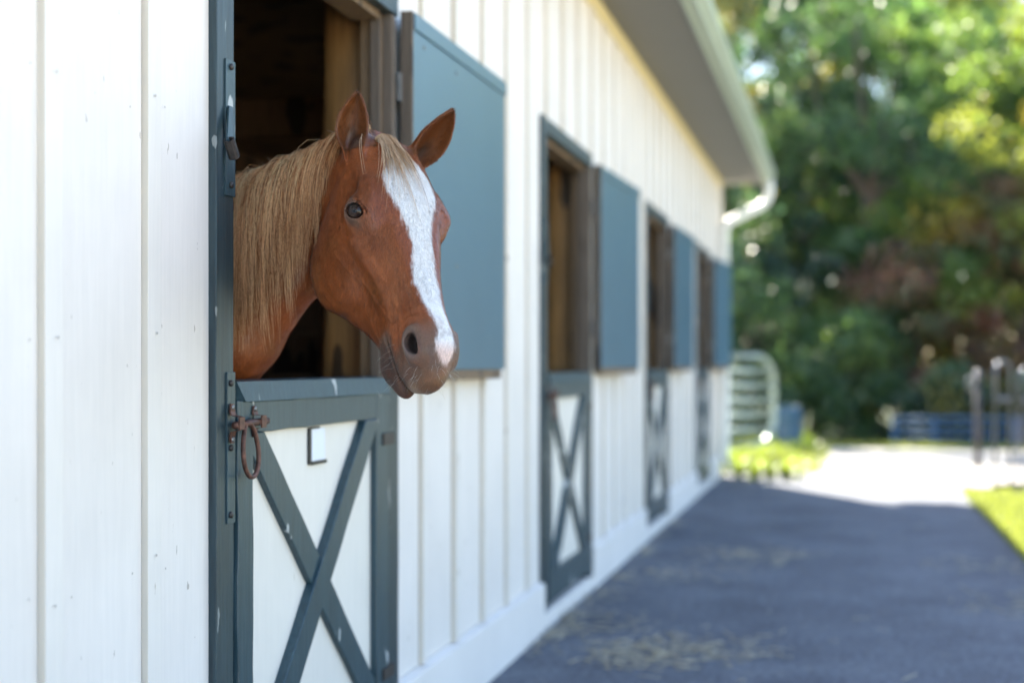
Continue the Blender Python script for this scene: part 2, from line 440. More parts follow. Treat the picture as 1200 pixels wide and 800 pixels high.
for k, d in enumerate(DOORS):
    ya, yb = d + .095, d + DW - .126
    door = box('stall_door', (XD - .030, ya + .002, .115), (XD, yb - .002, 1.135), M_CREAM, S, .002)
    door['label'] = 'lower half door, white panel with slate blue frame and crossed braces'
    XF = XD + .020                              # face of stiles, rails
    slab('stile', board_poly((ya + .043, .11), (ya + .043, ZD), .084, 20, .0038), XD - .002, XF, M_BLUE, door)
    slab('stile', board_poly((yb - .055, .11), (yb - .055, ZD), .110, 8), XD - .002, XF, M_BLUE, door)
    slab('rail', board_poly((ya + .088, 1.100), (yb - .112, 1.100), .073, 8), XD - .002, XF - .001, M_BLUE, door)
    slab('rail', board_poly((ya + .088, .185), (yb - .112, .185), .140, 8), XD - .002, XF - .001, M_BLUE, door)
    # sloping cap along the top
    off = world_loc(door); cap = []
    for y in (ya + .001, yb - .001):
        yy = y + (.03 if y == ya + .001 else 0)
        cap += [(XD - .034, y, 1.136), (XF + .006, yy, 1.1365), (XF - .004, y, 1.183), (XD - .034, y, 1.187)]
    mesh_obj('cap', [Vector(c) - off for c in cap], [(0, 1, 2, 3), (7, 6, 5, 4), (0, 4, 5, 1), (1, 5, 6, 2), (2, 6, 7, 3), (3, 7, 4, 0)], M_BLUE, door)
    i0, i1, z0, z1 = ya + .087, yb - .111, .256, 1.0625
    for (p, q, xf) in (((i0 - .02, z1 + .03), (i1 + .03, z0 - .05), XD + .016), ((i1 + .00, z1 + .05), (i0 + .00, z0 - .05), XD + .026)):
        pl = clip_poly(board_poly(p, q, .088, 12, .002), i0, i1, z0, z1)
        slab('brace', pl, XD - .002, xf, M_BLUE, door)
    # hinges on the far side
    for z in (.30, 1.00): 
        box('hinge', (XF - .002, yb - .060, z - .018), (XF + .006, yb + .045, z + .018), M_IRON, door, .001)
    # flat straps over the gap beside the frame, each with coach bolts
    st = box('strap', (XC - .001, d + .046, .865), (XC + .0045, d + .088, 1.205), M_BLUE, S, .001)
    for z in (.885, 1.035, 1.18):
        tube('bolt_head', [(XC + .003, d + .060, z), (XC + .0095, d + .060, z)], .0075, M_IRON, st, 8)
    st = box('strap', (XC - .001, d + .038, 1.60), (XC + .0045, d + .088, 1.905), M_BLUE, S, .001)
    for z in (1.625, 1.79, 1.89):
        tube('bolt_head', [(XC + .003, d + .062, z), (XC + .0095, d + .062, z)], .0075, M_IRON, st, 8)
    # shutter keeper: a slanting arm with a short sleeve at its end
    off = world_loc(st)
    kp = [(d + .044, 1.80), (d + .066, 1.80), (d + .030, 1.705), (d + .002, 1.715)]
    kv = [(XC + .0046 + (.016 if i > 1 else .001), p[0], p[1]) for i, p in enumerate(kp)] + [(XC + .0085 + (.016 if i > 1 else .001), p[0], p[1]) for i, p in enumerate(kp)]
    mesh_obj('keeper_arm', [Vector(c) - off for c in kv], [(3, 2, 1, 0), (4, 5, 6, 7), (0, 1, 5, 4), (1, 2, 6, 5), (2, 3, 7, 6), (3, 0, 4, 7)], M_BLUE, st)
    Vt, Ft = tube_geo([(XC + .026, d + .006, 1.718), (XC + .026, d + .034, 1.682)], .0125, 14, caps=False)
    V2, F2 = tube_geo([(XC + .026, d + .006, 1.718), (XC + .026, d + .034, 1.682)], .0085, 14, caps=False)
    nV = len(Vt); FF = Ft + [tuple(reversed([i + nV for i in f])) for f in F2]
    for j in range(14): FF += [(j, nV + j, nV + (j + 1) % 14, (j + 1) % 14), (14 + (j + 1) % 14, nV + 14 + (j + 1) % 14, nV + 14 + j, 14 + j)]
    mesh_obj('keeper_sleeve', [v - off for v in Vt + V2], FF, M_IRON, st, False)
    # sliding bolt with its ring handle
    zb = 1.090; xb_ = XF + .016
    bolt = tube('sliding_bolt', [(xb_, d + .042, zb - .004), (xb_, d + .222, zb)], .0085, M_RUST, door, 10)
    off = world_loc(bolt)
    for yy, hgt in ((d + .056, .044), (d + .180, .036)):
        V_, F_ = [], []
        prof = [(-hgt, .003), (-hgt * .62, .003), (-hgt * .42, .006), (-.014, .026), (.014, .026), (hgt * .42, .006), (hgt * .62, .003), (hgt, .003)]
        for (z, x) in prof:
            wv = .013 if abs(z) < hgt * .9 else .008
            for (dx_, sy) in ((0, -1), (0, 1), (.004, 1), (.004, -1)): V_.append(Vector((XF + x + dx_ - .002, yy + sy * wv, zb + z)) - off)
        for i in range(len(prof) - 1):
            for j in range(4): F_.append((i * 4 + j, i * 4 + (j + 1) % 4, (i + 1) * 4 + (j + 1) % 4, (i + 1) * 4 + j))
        F_ += [(3, 2, 1, 0), tuple(range((len(prof) - 1) * 4, len(prof) * 4))]
        mesh_obj('bolt_bracket', V_, F_, M_RUST, bolt)
        for sz in (-1, 1):
            tube('bolt_head', [(XF + .001, yy, zb + sz * hgt * .82), (XF + .007, yy, zb + sz * hgt * .82)], .006, M_STEEL, bolt, 8)
    ring = [(xb_ + .012 * math.sin(t * math.pi), d + .110 + .042 * math.sin(2 * math.pi * t) * (1 - .15 * math.cos(2 * math.pi * t)), zb - .062 + .062 * math.cos(2 * math.pi * t)) for t in [i / 28 for i in range(28)]]
    tube('ring_handle', ring, .0058, M_RUST, bolt, 8, True)
    if k == 0:
        y1, y2, z1_, z2_ = ya + .475, ya + .600, .962, 1.058
        fr = box('card_frame', (XD, y1, z1_), (XD + .007, y1 + .0160, z2_), M_BLACK, door, .001)
        box('frame_edge', (XD, y1 + .0165, z1_ - .002), (XD + .0085, y2, z1_ + .007), M_BLACK, fr, .001)
        box('frame_edge', (XD, y1 + .0165, z2_ - .004), (XD + .0075, y1 + .075, z2_ + .001), M_BLACK, fr, .001)
        box('card', (XD, y1 + .0166, z1_ + .0075), (XD + .003, y2 - .004, z2_ - .0045), M_CARD, fr)

# ---- upper shutters, folded back on the wall
SHUT = []
for k, d in enumerate(DOORS):
    e = d + DW
    hy = e + .012; ang = R([1.0, 2.6, 1.8, 4.0][k]); wdt = 1.130
    sh = bpy.data.objects.new('shutter', None)
    me = bpy.data.meshes.new('shutter'); bm = bmesh.new()
    def prism(bm, x0, x1, y0, y1, z0, z1, mi):
        r_ = bmesh.ops.create_cube(bm, size=1); 
        for v in r_['verts']: v.co = Vector(((x0 + x1) / 2 + v.co.x * (x1 - x0), (y0 + y1) / 2 + v.co.y * (y1 - y0), (z0 + z1) / 2 + v.co.z * (z1 - z0)))
    prism(bm, 0, .036, .0, wdt, 1.205, 2.312, 0)
    bmesh.ops.bevel(bm, geom=list(bm.edges), offset=.0025, segments=2, affect='EDGES')
    bm.to_mesh(me); bm.free(); me.materials.append(M_SHUT); me.materials.append(M_BARE2)
    for p in me.polygons:
        if p.normal.y < -.7: p.material_index = 1
    sh = bpy.data.objects.new('shutter', me); link(sh, S)
    sh.location = Vector((XB + .026, hy, 0)) - S.location; sh.rotation_euler.z = -ang
    SHUT.append(sh)
    def sub(name, lo, hi, m, bev=.0015):
        lo, hi = Vector(lo), Vector(hi); o = box(name, lo, hi, m, None, bev); o.parent = sh; return o
    sub('edge_board', (-.001, -.0145, 1.195), (.037, -.0005, 2.316), M_BARE2)
    sub('top_trim', (.0362, .0, 2.262), (.043, wdt, 2.313), M_SHUT, .002)
    sub('bottom_board', (-.002, .02, 1.170), (.030, wdt - .03, 1.2045), M_BARE)
    for z in (1.42, 2.08): 
        sub('hinge', (-.010, -.030, z - .045), (.004, -.001, z + .045), M_STEEL)
        sub('bolt_head', (.0365, .10, z + .14), (.0395, .113, z + .153), M_STEEL)
        sub('bolt_head', (.0365, .46, z + .13), (.0395, .473, z + .143), M_STEEL)

# ---- roof, soffit, gutter, downpipe
XE = -.905; YE = 16.32; YR0 = YN - .45; XR = -5.4; ZR = 5.15
ns = 9; ystep = (YE - YR0) / ns
for i in range(ns):
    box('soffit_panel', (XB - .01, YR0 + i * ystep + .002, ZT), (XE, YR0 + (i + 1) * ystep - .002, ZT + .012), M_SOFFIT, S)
box('walltop_glow_strip', (XB - .003, YN, ZT - .085), (XB + .0235, YF, ZT - .001), M_WALLTOP_GLOW, S, .003)  # added strip, coloured to carry the warm glow at the wall top
off = S.location
def raw(name, V_, F_, m, smooth=False): return mesh_obj(name, [Vector(v) - off for v in V_], F_, m, S, smooth)
box('fascia', (XE, YR0, ZT - .012), (XE + .022, YE, ZT + .16), M_FASCIA, S, .002)
# ogee gutter, open at the top
prof = [(XE + .0225, ZT + .145), (XE + .0225, ZT + .010), (XE + .075, ZT + .008), (XE + .095, ZT + .050), (XE + .120, ZT + .070), (XE + .122, ZT + .135), (XE + .110, ZT + .138), (XE + .110, ZT + .078), (XE + .086, ZT + .058), (XE + .070, ZT + .016), (XE + .030, ZT + .017), (XE + .030, ZT + .145)]
np_ = len(prof); V_ = [(p[0], YR0, p[1]) for p in prof] + [(p[0], YE + .01, p[1]) for p in prof]
raw('gutter', V_, [(i, (i + 1) % np_, np_ + (i + 1) % np_, np_ + i) for i in range(np_)], M_FASCIA)
raw('gutter_end', [(p[0], YE + .012, p[1]) for p in prof[:6]] + [(p[0], YE + .016, p[1]) for p in prof[:6]], [tuple(range(6)), tuple(range(11, 5, -1))] + [(i, 6 + i, 6 + (i + 1) % 6, (i + 1) % 6) for i in range(6)], M_FASCIA)
sl = (ZR - ZT - .175) / (XR - XE)
th = .05
def rz(x): return ZT + .175 + (x - XE) * sl
X2 = 2 * XR - XE
V_ = []
for y in (YR0 - .02, YE + .03):
    V_ += [(XE + .07, y, rz(XE + .07)), (XR, y, ZR), (X2 - .07, y, rz(XE + .07)), (X2 - .07, y, rz(XE + .07) + th), (XR, y, ZR + th), (XE + .07, y, rz(XE + .07) + th)]
raw('roof', V_, [(0, 1, 4, 5), (1, 2, 3, 4), (11, 10, 7, 6), (10, 9, 8, 7), (0, 6, 7, 1), (1, 7, 8, 2), (5, 4, 10, 11), (4, 3, 9, 10), (0, 5, 11, 6), (2, 8, 9, 3)], M_ROOF)
# far rake board and boxed gable soffit
raw('rake_board', [(XE, YE, ZT - .01), (XE, YE, rz(XE)), (XR, YE, ZR), (XR, YE, ZR - .2), (XE, YE + .022, ZT - .01), (XE, YE + .022, rz(XE)), (XR, YE + .022, ZR), (XR, YE + .022, ZR - .2)],
    [(0, 1, 2, 3), (7, 6, 5, 4), (0, 4, 5, 1), (1, 5, 6, 2), (2, 6, 7, 3), (3, 7, 4, 0)], M_PIPE)
# gable ends and back wall
XW = 2 * XR - XB
for nm, y0, y1 in (('far_gable_wall', YF - .05, YF - .012), ('near_gable_wall', YN + .012, YN + .05)):
    P5 = [(XB - .03, 0), (XB - .03, ZT + .12), (XR, ZR - .06), (XW + .03, ZT + .12), (XW + .03, 0)]
    raw(nm, [(x, y0, z) for x, z in P5] + [(x, y1, z) for x, z in P5], [tuple(range(5)), tuple(range(9, 4, -1))] + [(i, 5 + i, 5 + (i + 1) % 5, (i + 1) % 5) for i in range(5)], M_WHITE)
box('corner_board', (XB - .12, YF - .011, 0), (XB + .030, YF + .022, ZT - .001), M_SKIRT, S, .003)
box('back_wall', (XW - .04, YN, 0), (XW, YF, ZT + .10), M_WHITE, S)
# downpipe: outlet, swan neck back to the corner, down the wall
yp = YE - .10
gx_ = XE + .060
dp = tube('downpipe', [(gx_, yp, ZT + .03), (gx_, yp, ZT - .13), (gx_ - .025, yp - .01, ZT - .20), (gx_ - .10, yp - .04, ZT - .27), (XB + .12, YF - .06, ZT - .47), (XB + .075, YF - .09, ZT - .52), (XB + .065, YF - .10, ZT - .62), (XB + .065, YF - .10, .18), (XB + .12, YF - .10, .10), (XB + .22, YF - .10, .07)], .048, M_PIPE, S, 12)
for z in (2.3, 1.0):
    box('pipe_strap', (XB + .021, YF - .165, z), (XB + .118, YF - .035, z + .03), M_PIPE, dp, .002)

# ---- inside: floor, partitions of horizontal planks, aisle wall
box('stall_floor', (-4.9, YN + .06, .000), (XB - .08, YF - .06, .012), M_STALL, S)
for d in [DOORS[0] - 2.16] + [x + 2.42 for x in DOORS[:-1]]:
    part_ = box('partition_post', (-3.2, d - .05, 0), (-3.1, d + .05, 3.0), M_BARE, S, .004)
    for i in range(13):
        z = .03 + i * .165
        if z > 2.0: z += .12
        if i > 11 and rnd.random() < .3: continue
        box('plank', (-4.82, d - .022 + rnd.uniform(-.004, .004), z), (XB - .10, d + .022 + rnd.uniform(-.004, .004), z + .155), M_DARK, part_, .004)
box('aisle_wall', (-4.95, YN + .06, 0), (-4.87, YF - .06, 2.998), M_DARK, S)
box('ceiling', (-4.95, YN + .06, 3.0), (XB - .08, YF - .06, 3.04), M_DARK, S)
# ================================================================== YARD AND WOODLAND
def at(px, py, depth):
    r = (px - 600) / 1667 * depth
    return Vector((r * math.cos(PSI) - depth * math.sin(PSI), depth * math.cos(PSI) + r * math.sin(PSI), EYE + (428 - py) / 1667 * depth))

def leaves(centres, radii, per, size, tints, seed, flat=.75):
    """leaf-sized diamonds spread through clumps; returns verts, quads, tint"""
    r = np.random.default_rng(seed); n = len(centres) * per
    ci = np.repeat(np.arange(len(centres)), per)
    u = r.normal(size=(n, 3)); u /= np.linalg.norm(u, axis=1, keepdims=True)
    rr_ = r.random(n) ** .45
    P = centres[ci] + u * (rr_ * radii[ci])[:, None] * np.array([1, 1, flat])
    a = r.normal(size=(n, 3)); a[:, 2] -= .25; a /= np.linalg.norm(a, axis=1, keepdims=True)
    b_ = np.cross(a, r.normal(size=(n, 3))); b_ /= np.linalg.norm(b_, axis=1, keepdims=True)
    s_ = (size * r.uniform(.6, 1.35, n))[:, None]
    V = np.stack([P, P + a * s_ * .45 + b_ * s_ * .32, P + a * s_, P + a * s_ * .45 - b_ * s_ * .32], 1).reshape(-1, 3)
    F = np.arange(n * 4).reshape(-1, 4)
    ct = tints[r.integers(0, len(tints), len(centres))][ci]
    odd = r.random(n) < .12; ct = np.where(odd[:, None], tints[r.integers(0, len(tints), n)], ct)
    C = np.clip((ct * 1.34 + np.array([.004, .004, .008])) * r.uniform(.6, 1.5, n)[:, None], .004, .6)
    return V, F, np.repeat(C, 4, 0)

GREENS = np.array([[.034, .074, .030], [.046, .090, .032], [.030, .066, .038], [.068, .104, .028], [.040, .078, .044]])
YELLOW = np.array([[.090, .125, .024], [.130, .150, .030], [.060, .100, .026], [.18, .15, .03], [.075, .115, .028]])
RUSSET = np.array([[.105, .050, .042], [.065, .072, .034], [.13, .060, .045], [.055, .078, .034], [.10, .065, .055], [.13, .085, .03]])
DEEP = np.array([[.020, .046, .034], [.028, .058, .030], [.018, .040, .034], [.040, .070, .028], [.09, .085, .024]])

def tree(name, label, cat, base, height, spread, z0, nclump, per, size, tints, seed, group, crad=(.55, 1.15), trunk=.18):
    r = np.random.default_rng(seed); root = empty(name, base); tag(root, label, cat, group)
    # crown: clumps spread through an uneven egg
    C = []; 
    while len(C) < nclump:
        p = r.uniform(-1, 1, 3); 
        if (p ** 2).sum() > 1 or (p ** 2).sum() < .12: continue
        prof = 1.0 - .45 * max(0, p[2]) ** 1.5
        C.append((p[0] * spread * prof * r.uniform(.75, 1.1), p[1] * spread * prof * r.uniform(.75, 1.1), z0 + (height - z0) * (p[2] * .5 + .5)))
    C = np.array(C); Rr = r.uniform(crad[0], crad[1], nclump)
    V, F, T = leaves(C, Rr, per, size, tints, seed + 1)
    np_mesh('crown', V, F, M_LEAF, root, False, {'tint': T})
    # trunk and limbs in one mesh
    Vt, Ft = [], []
    def add(pts, rad):
        v, f = tube_geo(pts, rad, 8); o = len(Vt); Vt.extend(v); Ft.extend([tuple(i + o for i in q) for q in f])
    bend = [Vector((r.normal(0, .06) * height * i / 6, r.normal(0, .06) * height * i / 6, -.1 + height * .85 * i / 6)) for i in range(7)]
    bend[0] = Vector((0, 0, -.15))
    add(bend, [trunk * (1.25 - i * .19) for i in range(7)])
    for j in r.choice(nclump, min(9, nclump), replace=False):
        s_ = bend[int(r.integers(2, 5))]; e_ = Vector(C[j]); m_ = (s_ + e_) / 2 + Vector((0, 0, .15 * height * .2))
        add([s_, m_, e_], [trunk * .38, trunk * .25, trunk * .08])
    mesh_obj('trunk', Vt, Ft, M_BARK, root, True)
    return root
gz = lambda y: float(np.interp(y, [0, 21.5, 22.6, 24.2, 27, 40, 400], [0, 0, -.1, -.55, -.75, -.8, -.8]))
TR = [  # x, y, height, spread, crown base, clumps, tints, label index
    (-6.2, 29.0, 11.5, 3.2, 1.2, 70, DEEP, 0), (-2.6, 28.2, 11.0, 2.7, .9, 80, DEEP, 0), (.3, 29.6, 12.5, 3.0, .8, 85, GREENS, 1),
    (3.3, 28.6, 8.8, 2.5, 1.0, 60, YELLOW, 2), (6.4, 29.8, 11.0, 3.0, 1.0, 70, YELLOW, 1), (10.0, 28.0, 10.5, 3.0, 1.0, 60, YELLOW, 2),
    (-9.5, 38.0, 15.0, 4.0, 1.5, 75, GREENS, 1), (-4.2, 37.0, 15.0, 3.8, 1.5, 80, GREENS, 1), (.6, 38.5, 15.5, 3.6, 1.2, 80, DEEP, 0),
    (4.6, 37.5, 13.0, 3.2, 1.2, 70, YELLOW, 2), (8.8, 38.5, 14.5, 3.8, 1.2, 75, GREENS, 1), (13.5, 37, 14.0, 3.8, 1.2, 60, DEEP, 0),
    (-7.0, 47.0, 19.0, 4.6, 1.5, 80, DEEP, 0), (-1.6, 46.0, 19.0, 4.6, 1.5, 85, GREENS, 1), (3.0, 47.5, 16.0, 4.2, 1.5, 80, DEEP, 0), (8.0, 46.5, 19.5, 4.4, 1.5, 80, GREENS, 1), (-1.2, 32.5, 12.0, 2.8, 1.0, 75, DEEP, 0), (1.9, 33.0, 11.5, 2.6, .8, 75, GREENS, 1), (5.0, 33.2, 9.6, 2.6, .8, 70, YELLOW, 2), (-.8, 43.0, 10.0, 3.4, .8, 80, DEEP, 0)]
LAB = ['dark green broadleaf tree deep in the wood beyond the yard', 'mid green broadleaf tree deep in the wood beyond the yard', 'yellowing tree at the far side of the wood']
OWN = {1: 'dark green tree rising directly behind the gutter and downpipe', 2: 'mid green tree behind the open tube gate and the blue drum', 3: 'yellow leaved sunlit tree rising behind the russet shrubs', 4: 'tall green tree behind the arched steel stands', 9: 'pale yellow tree showing above the sunlit yellow tree', 0: 'dark tree hidden mostly by the stable roof'}
for i, (x, y, h_, sp, z0, nc, ti, li) in enumerate(TR):
    far = y > 34
    tree('broadleaf_tree', OWN.get(i, LAB[li]), 'tree', (x, y, gz(y)), h_, sp, z0, nc, 210 if not far else 260, .13 if not far else .20, ti, 100 + i * 7, 'trees of the wood beyond the yard', (.35, .75) if not far else (.7, 1.3), .17 if not far else .24)
SHR = [(-3.4, 26.4, 3.0, 1.3, DEEP, 0), (-1.7, 26.0, 3.6, 1.3, GREENS, 0), (.0, 26.4, 3.0, 1.2, GREENS, 0), (1.2, 27.8, 4.8, 1.5, RUSSET, 1), (2.8, 28.0, 5.8, 1.7, RUSSET, 1), (4.6, 28.2, 5.4, 1.5, RUSSET, 1), (6.6, 27.5, 3.6, 1.5, DEEP, 0), (-5.4, 26.6, 3.2, 1.5, DEEP, 0)]
SHR += [(1.7, 25.5, 1.7, 1.0, DEEP, 0), (3.3, 25.7, 1.9, 1.0, DEEP, 0), (4.9, 25.9, 1.8, 1.0, DEEP, 0)]
SLAB = ['dark shrub next to the stable corner', 'green shrub behind the blue drum', 'green shrub filling the gap between the drum and the blue fence', 'russet shrub at the near end of the blue fence', 'tallest russet shrub behind the middle of the blue fence', 'russet shrub behind the steel stands', 'dark green shrub past the russet ones', 'dark shrub beyond the stable end wall'] + ['low dark bush close behind the blue pipe fence'] * 3
for i, (x, y, h_, sp, ti, li) in enumerate(SHR):
    tree('shrub', SLAB[i], 'shrub', (x, y, gz(y)), h_, sp, .1, 46, 170, .11, ti, 400 + i * 5, 'shrubs at the edge of the wood', (.30, .60), .05)

# ---- tubular gate standing open beyond the barn's corner
ga, gb = at(850, 428, 17.2), at(907, 428, 17.95)
gate = empty('tube_gate', (ga.x, ga.y, 0)); tag(gate, 'pale green tubular metal gate with rounded corners beyond the barn corner', 'gate')
u = (gb - ga); u.z = 0; L_ = u.length; u.normalize()
def gp(t, z): return Vector((ga.x, ga.y, 0)) + u * t + Vector((0, 0, z))
def arc(t0, z0, r_, a0, a1, n=6): return [gp(t0 + r_ * math.cos(a0 + (a1 - a0) * i / n), z0 + r_ * math.sin(a0 + (a1 - a0) * i / n)) for i in range(n + 1)]
zt, zb_, rc = 1.33, .24, .34
loop = [gp(.03, zb_)] + [gp(.03, zt)] + arc(L_ - rc, zt - rc, rc, math.pi / 2, 0) + arc(L_ - rc, zb_ + rc, rc, 0, -math.pi / 2)
tube('outer_frame', loop, .036, M_GATE, gate, 10, True)
for i in range(1, 6):
    z = zb_ + (zt - zb_) * i / 6
    tube('bar', [gp(.03, z), gp(L_ - (.02 if 1 < i < 5 else .10), z - .0)], .036, M_GATE, gate, 8)
gp_o = empty('gate_post', (ga.x - .02, ga.y - .12, 0)); tag(gp_o, 'short white capped post holding the tubular gate', 'post')
p0 = Vector((ga.x - .02, ga.y - .12, 0))
tube('shaft', [p0 + Vector((0, 0, -.1)), p0 + Vector((0, 0, 1.34))], .055, M_GATE, gp_o, 12)
tube('cap', [p0 + Vector((0, 0, 1.335)), p0 + Vector((0, 0, 1.36)), p0 + Vector((0, 0, 1.40)), p0 + Vector((0, 0, 1.42))], [.068, .068, .05, .02], M_PIPE, gp_o, 12)

# ---- blue drum
bp = at(925, 428, 20.2); bp.z = 0
drum = empty('plastic_drum', bp); tag(drum, 'blue plastic drum behind the tubular gate', 'drum')
prof = [(0, .15), (.02, .165), (.2, .175), (.22, .185), (.25, .175), (.5, .175), (.52, .185), (.55, .175), (.60, .168), (.63, .15)]
tube('drum_body', [bp + Vector((0, 0, z)) for z, _ in prof], [r_ for _, r_ in prof], M_BARREL, drum, 20)
tube('rim', [bp + Vector((.15 * math.cos(a), .15 * math.sin(a), .635)) for a in [i * math.pi / 10 for i in range(20)]], .012, M_BARREL, drum, 8, True)

# ---- blue pipe fence panels below the yard's far edge
fx = .75
for k in range(3):
    x0, x1, y_ = fx + k * 2.62, fx + k * 2.62 + 2.5, 23.7 + .2 * k
    zb_ = gz(y_); fo = empty('pipe_fence_panel', (x0, y_, zb_))
    tag(fo, 'blue pipe fence panel in front of the wood', 'fence', 'blue pipe fence panels')
    for z in (.08, .22, .36, .50, .64, .78): tube('rail', [(x0, y_, zb_ + z), (x1, y_ + .2, zb_ + z)], .028, M_BLUEM, fo, 8)
    for t in (0, .25, .5, .75, 1): tube('upright', [(x0 + (x1 - x0) * t, y_ + .2 * t, zb_ - .05), (x0 + (x1 - x0) * t, y_ + .2 * t, zb_ + .80)], .032, M_BLUEM, fo, 8)

# ---- steel racks on the lawn's edge
def hoop(px, py, dep_w, hgt, label):
    b_ = pix(px, py); o = empty('hitching_hoop', b_); tag(o, label, 'hitching rail')
    w_ = Vector((math.cos(PSI + .5), math.sin(PSI + .5), 0)) * dep_w
    n = 10; arch = [b_ + Vector((0, 0, -.1)), b_ + Vector((0, 0, hgt - dep_w * .5))]
    arch += [b_ + w_ * (.5 - .5 * math.cos(math.pi * i / n)) + Vector((0, 0, hgt - dep_w * .5 + dep_w * .5 * math.sin(math.pi * i / n))) for i in range(1, n)]
    arch += [b_ + w_ + Vector((0, 0, hgt - dep_w * .5)), b_ + w_ + Vector((0, 0, -.1))]
    tube('hoop_tube', arch, .017, M_CHROME, o, 12)
    for q in (b_, b_ + w_): tube('foot_plate', [q + Vector((0, 0, 0)), q + Vector((0, 0, .014))], .075, M_IRON, o, 14)
    tube('cross_bar', [b_ + Vector((0, 0, hgt * .70)), b_ + w_ + Vector((0, 0, hgt * .70))], .024, M_CHROME, o, 10)
    tube('foot_rail', [b_ + w_ * -.1 + Vector((0, 0, .03)), b_ + w_ + Vector((.25, .1, .03))], .022, M_IRON, o, 8)
    return o
hoop(1166, 572, .22, 1.26, 'arched steel tube stand with a cross bar on the lawn edge')
hoop(1196, 560, .25, 1.20, 'arched steel tube stand half out past the lawn')
b_ = pix(1146, 549); po = empty('tether_post', b_); tag(po, 'single upright steel post with a curled ring top by the gravel', 'post')
tube('shaft', [b_ + Vector((0, 0, -.1)), b_ + Vector((0, 0, 1.10))], [.040, .036], M_IRON, po, 12)
tube('dome_cap', [b_ + Vector((0, 0, z)) for z in (1.095, 1.12, 1.145, 1.16)], [.048, .046, .034, .012], M_CHROME, po, 12)
tube('ring', [b_ + Vector((-.075 + .045 * math.cos(a), -.03, 1.0 + .07 * math.sin(a))) for a in [i * math.pi / 8 for i in range(16)]], .015, M_CHROME, po, 8, True)

# ---- leafy border plants at the corner of the barn
def blades(n, length, width, seed, droop=1.0, segs=5):
    r = np.random.default_rng(seed); V = []; F = []
    for i in range(n):
        a = r.uniform(0, 2 * math.pi); L0 = length * r.uniform(.6, 1.1); el = r.uniform(.9, 1.45); w = width * r.uniform(.7, 1.2)
        p = np.array([r.normal(0, .02), r.normal(0, .02), 0]); d = np.array([math.cos(a) * math.cos(el), math.sin(a) * math.cos(el), math.sin(el)]); s_ = np.array([-math.sin(a), math.cos(a), 0])
        o = len(V)
        for j in range(segs + 1):
            t = j / segs; ww = w * (math.sin(math.pi * min(1, t * .8 + .18)) ** .8)
            V += [p - s_ * ww, p + s_ * ww]; p = p + d * L0 / segs; d = d - np.array([0, 0, .26 * droop]); d /= np.linalg.norm(d)
        F += [(o + 2 * j, o + 2 * j + 1, o + 2 * j + 3, o + 2 * j + 2) for j in range(segs)]
    return np.array(V), np.array(F)
spots = [(866, 559), (884, 562), (903, 562), (921, 563), (936, 559), (858, 545), (875, 541), (893, 540), (912, 538), (930, 536), (948, 534), (866, 531), (884, 529), (905, 527), (926, 525), (945, 524)]
for i, (px, py) in enumerate(spots):
    b_ = pix(px, py); V, F = blades(46, (.29 if i < 5 else .28), .015, 900 + i)
    r = np.random.default_rng(i); T = np.array([.15, .20, .035]) * r.uniform(.8, 1.2)
    T = np.repeat((T * r.uniform(.75, 1.25, 46)[:, None])[:, None, :], 12, 1).reshape(-1, 3)
    o = np_mesh('border_plant', V, F, M_BLADE, None, True, {'tint': T}); o.location = b_
    tag(o, 'yellow green strap leaved clump in the bed beyond the barn corner', 'plant', 'clumps of the corner bed')

# ---- lawn and verge: grass blades
def grass(name, poly_fn, n, hgt, seed, label):
    r = np.random.default_rng(seed); P = poly_fn(r, n); n = len(P)
    a = r.uniform(0, 6.28, n); ln_ = r.normal(0, .35, (n, 2)); h_ = hgt * r.uniform(.5, 1.3, n); w = .006 * r.uniform(.8, 1.6, n)
    s_ = np.stack([np.cos(a) * w, np.sin(a) * w, np.zeros(n)], -1); tip = P + np.stack([ln_[:, 0] * h_, ln_[:, 1] * h_, h_], -1)
    mid_ = P + np.stack([ln_[:, 0] * h_ * .3, ln_[:, 1] * h_ * .3, h_ * .6], -1)
    V = np.stack([P - s_, P + s_, mid_ + s_ * .7, mid_ - s_ * .7, tip], 1).reshape(-1, 3); i0 = np.arange(n)[:, None] * 5
    F = np.concatenate([i0 + np.array([0, 1, 2]), i0 + np.array([0, 2, 3]), i0 + np.array([3, 2, 4])])
    T = np.repeat(np.array([.125, .150, .048]) * r.uniform(.6, 1.5, n)[:, None], 5, 0)
    o = np_mesh(name, V, F, M_BLADE, None, False, {'tint': T}); tag(o, label, 'grass', None, 'stuff')
def lawn_pts(r, n):
    x = 1.09 + 6 * r.random(n) ** 1.7; y = r.uniform(3, 15.2, n)
    k = (y < 14.4 + .12 * (x - 1.1) + .25 * np.sin(x * 3)) & ~((np.abs(x - 1.75 - .1 * np.sin(y)) < .16) & (r.random(n) < .75))
    return np.stack([x, y, np.zeros(n)], -1)[k]
def edge_pts(r, n):
    x = r.uniform(-9, 13, n); return np.stack([x, 21.6 + r.random(n) * .7, np.full(n, -.02)], -1)
def bed_pts(r, n):
    t = r.random(n); y = 16.2 + 4.8 * t; return np.stack([-1.5 + r.random(n) * (.6 + .7 * r.random(n)), y, np.zeros(n)], -1)
grass('lawn_grass', lawn_pts, 42000, .07, 61, 'short bright grass beside the driveway')
grass('verge_grass', edge_pts, 9000, .10, 62, 'thin line of grass along the far edge of the yard')
grass('bed_grass', bed_pts, 7000, .12, 63, 'low grass round the clumps beyond the barn corner')

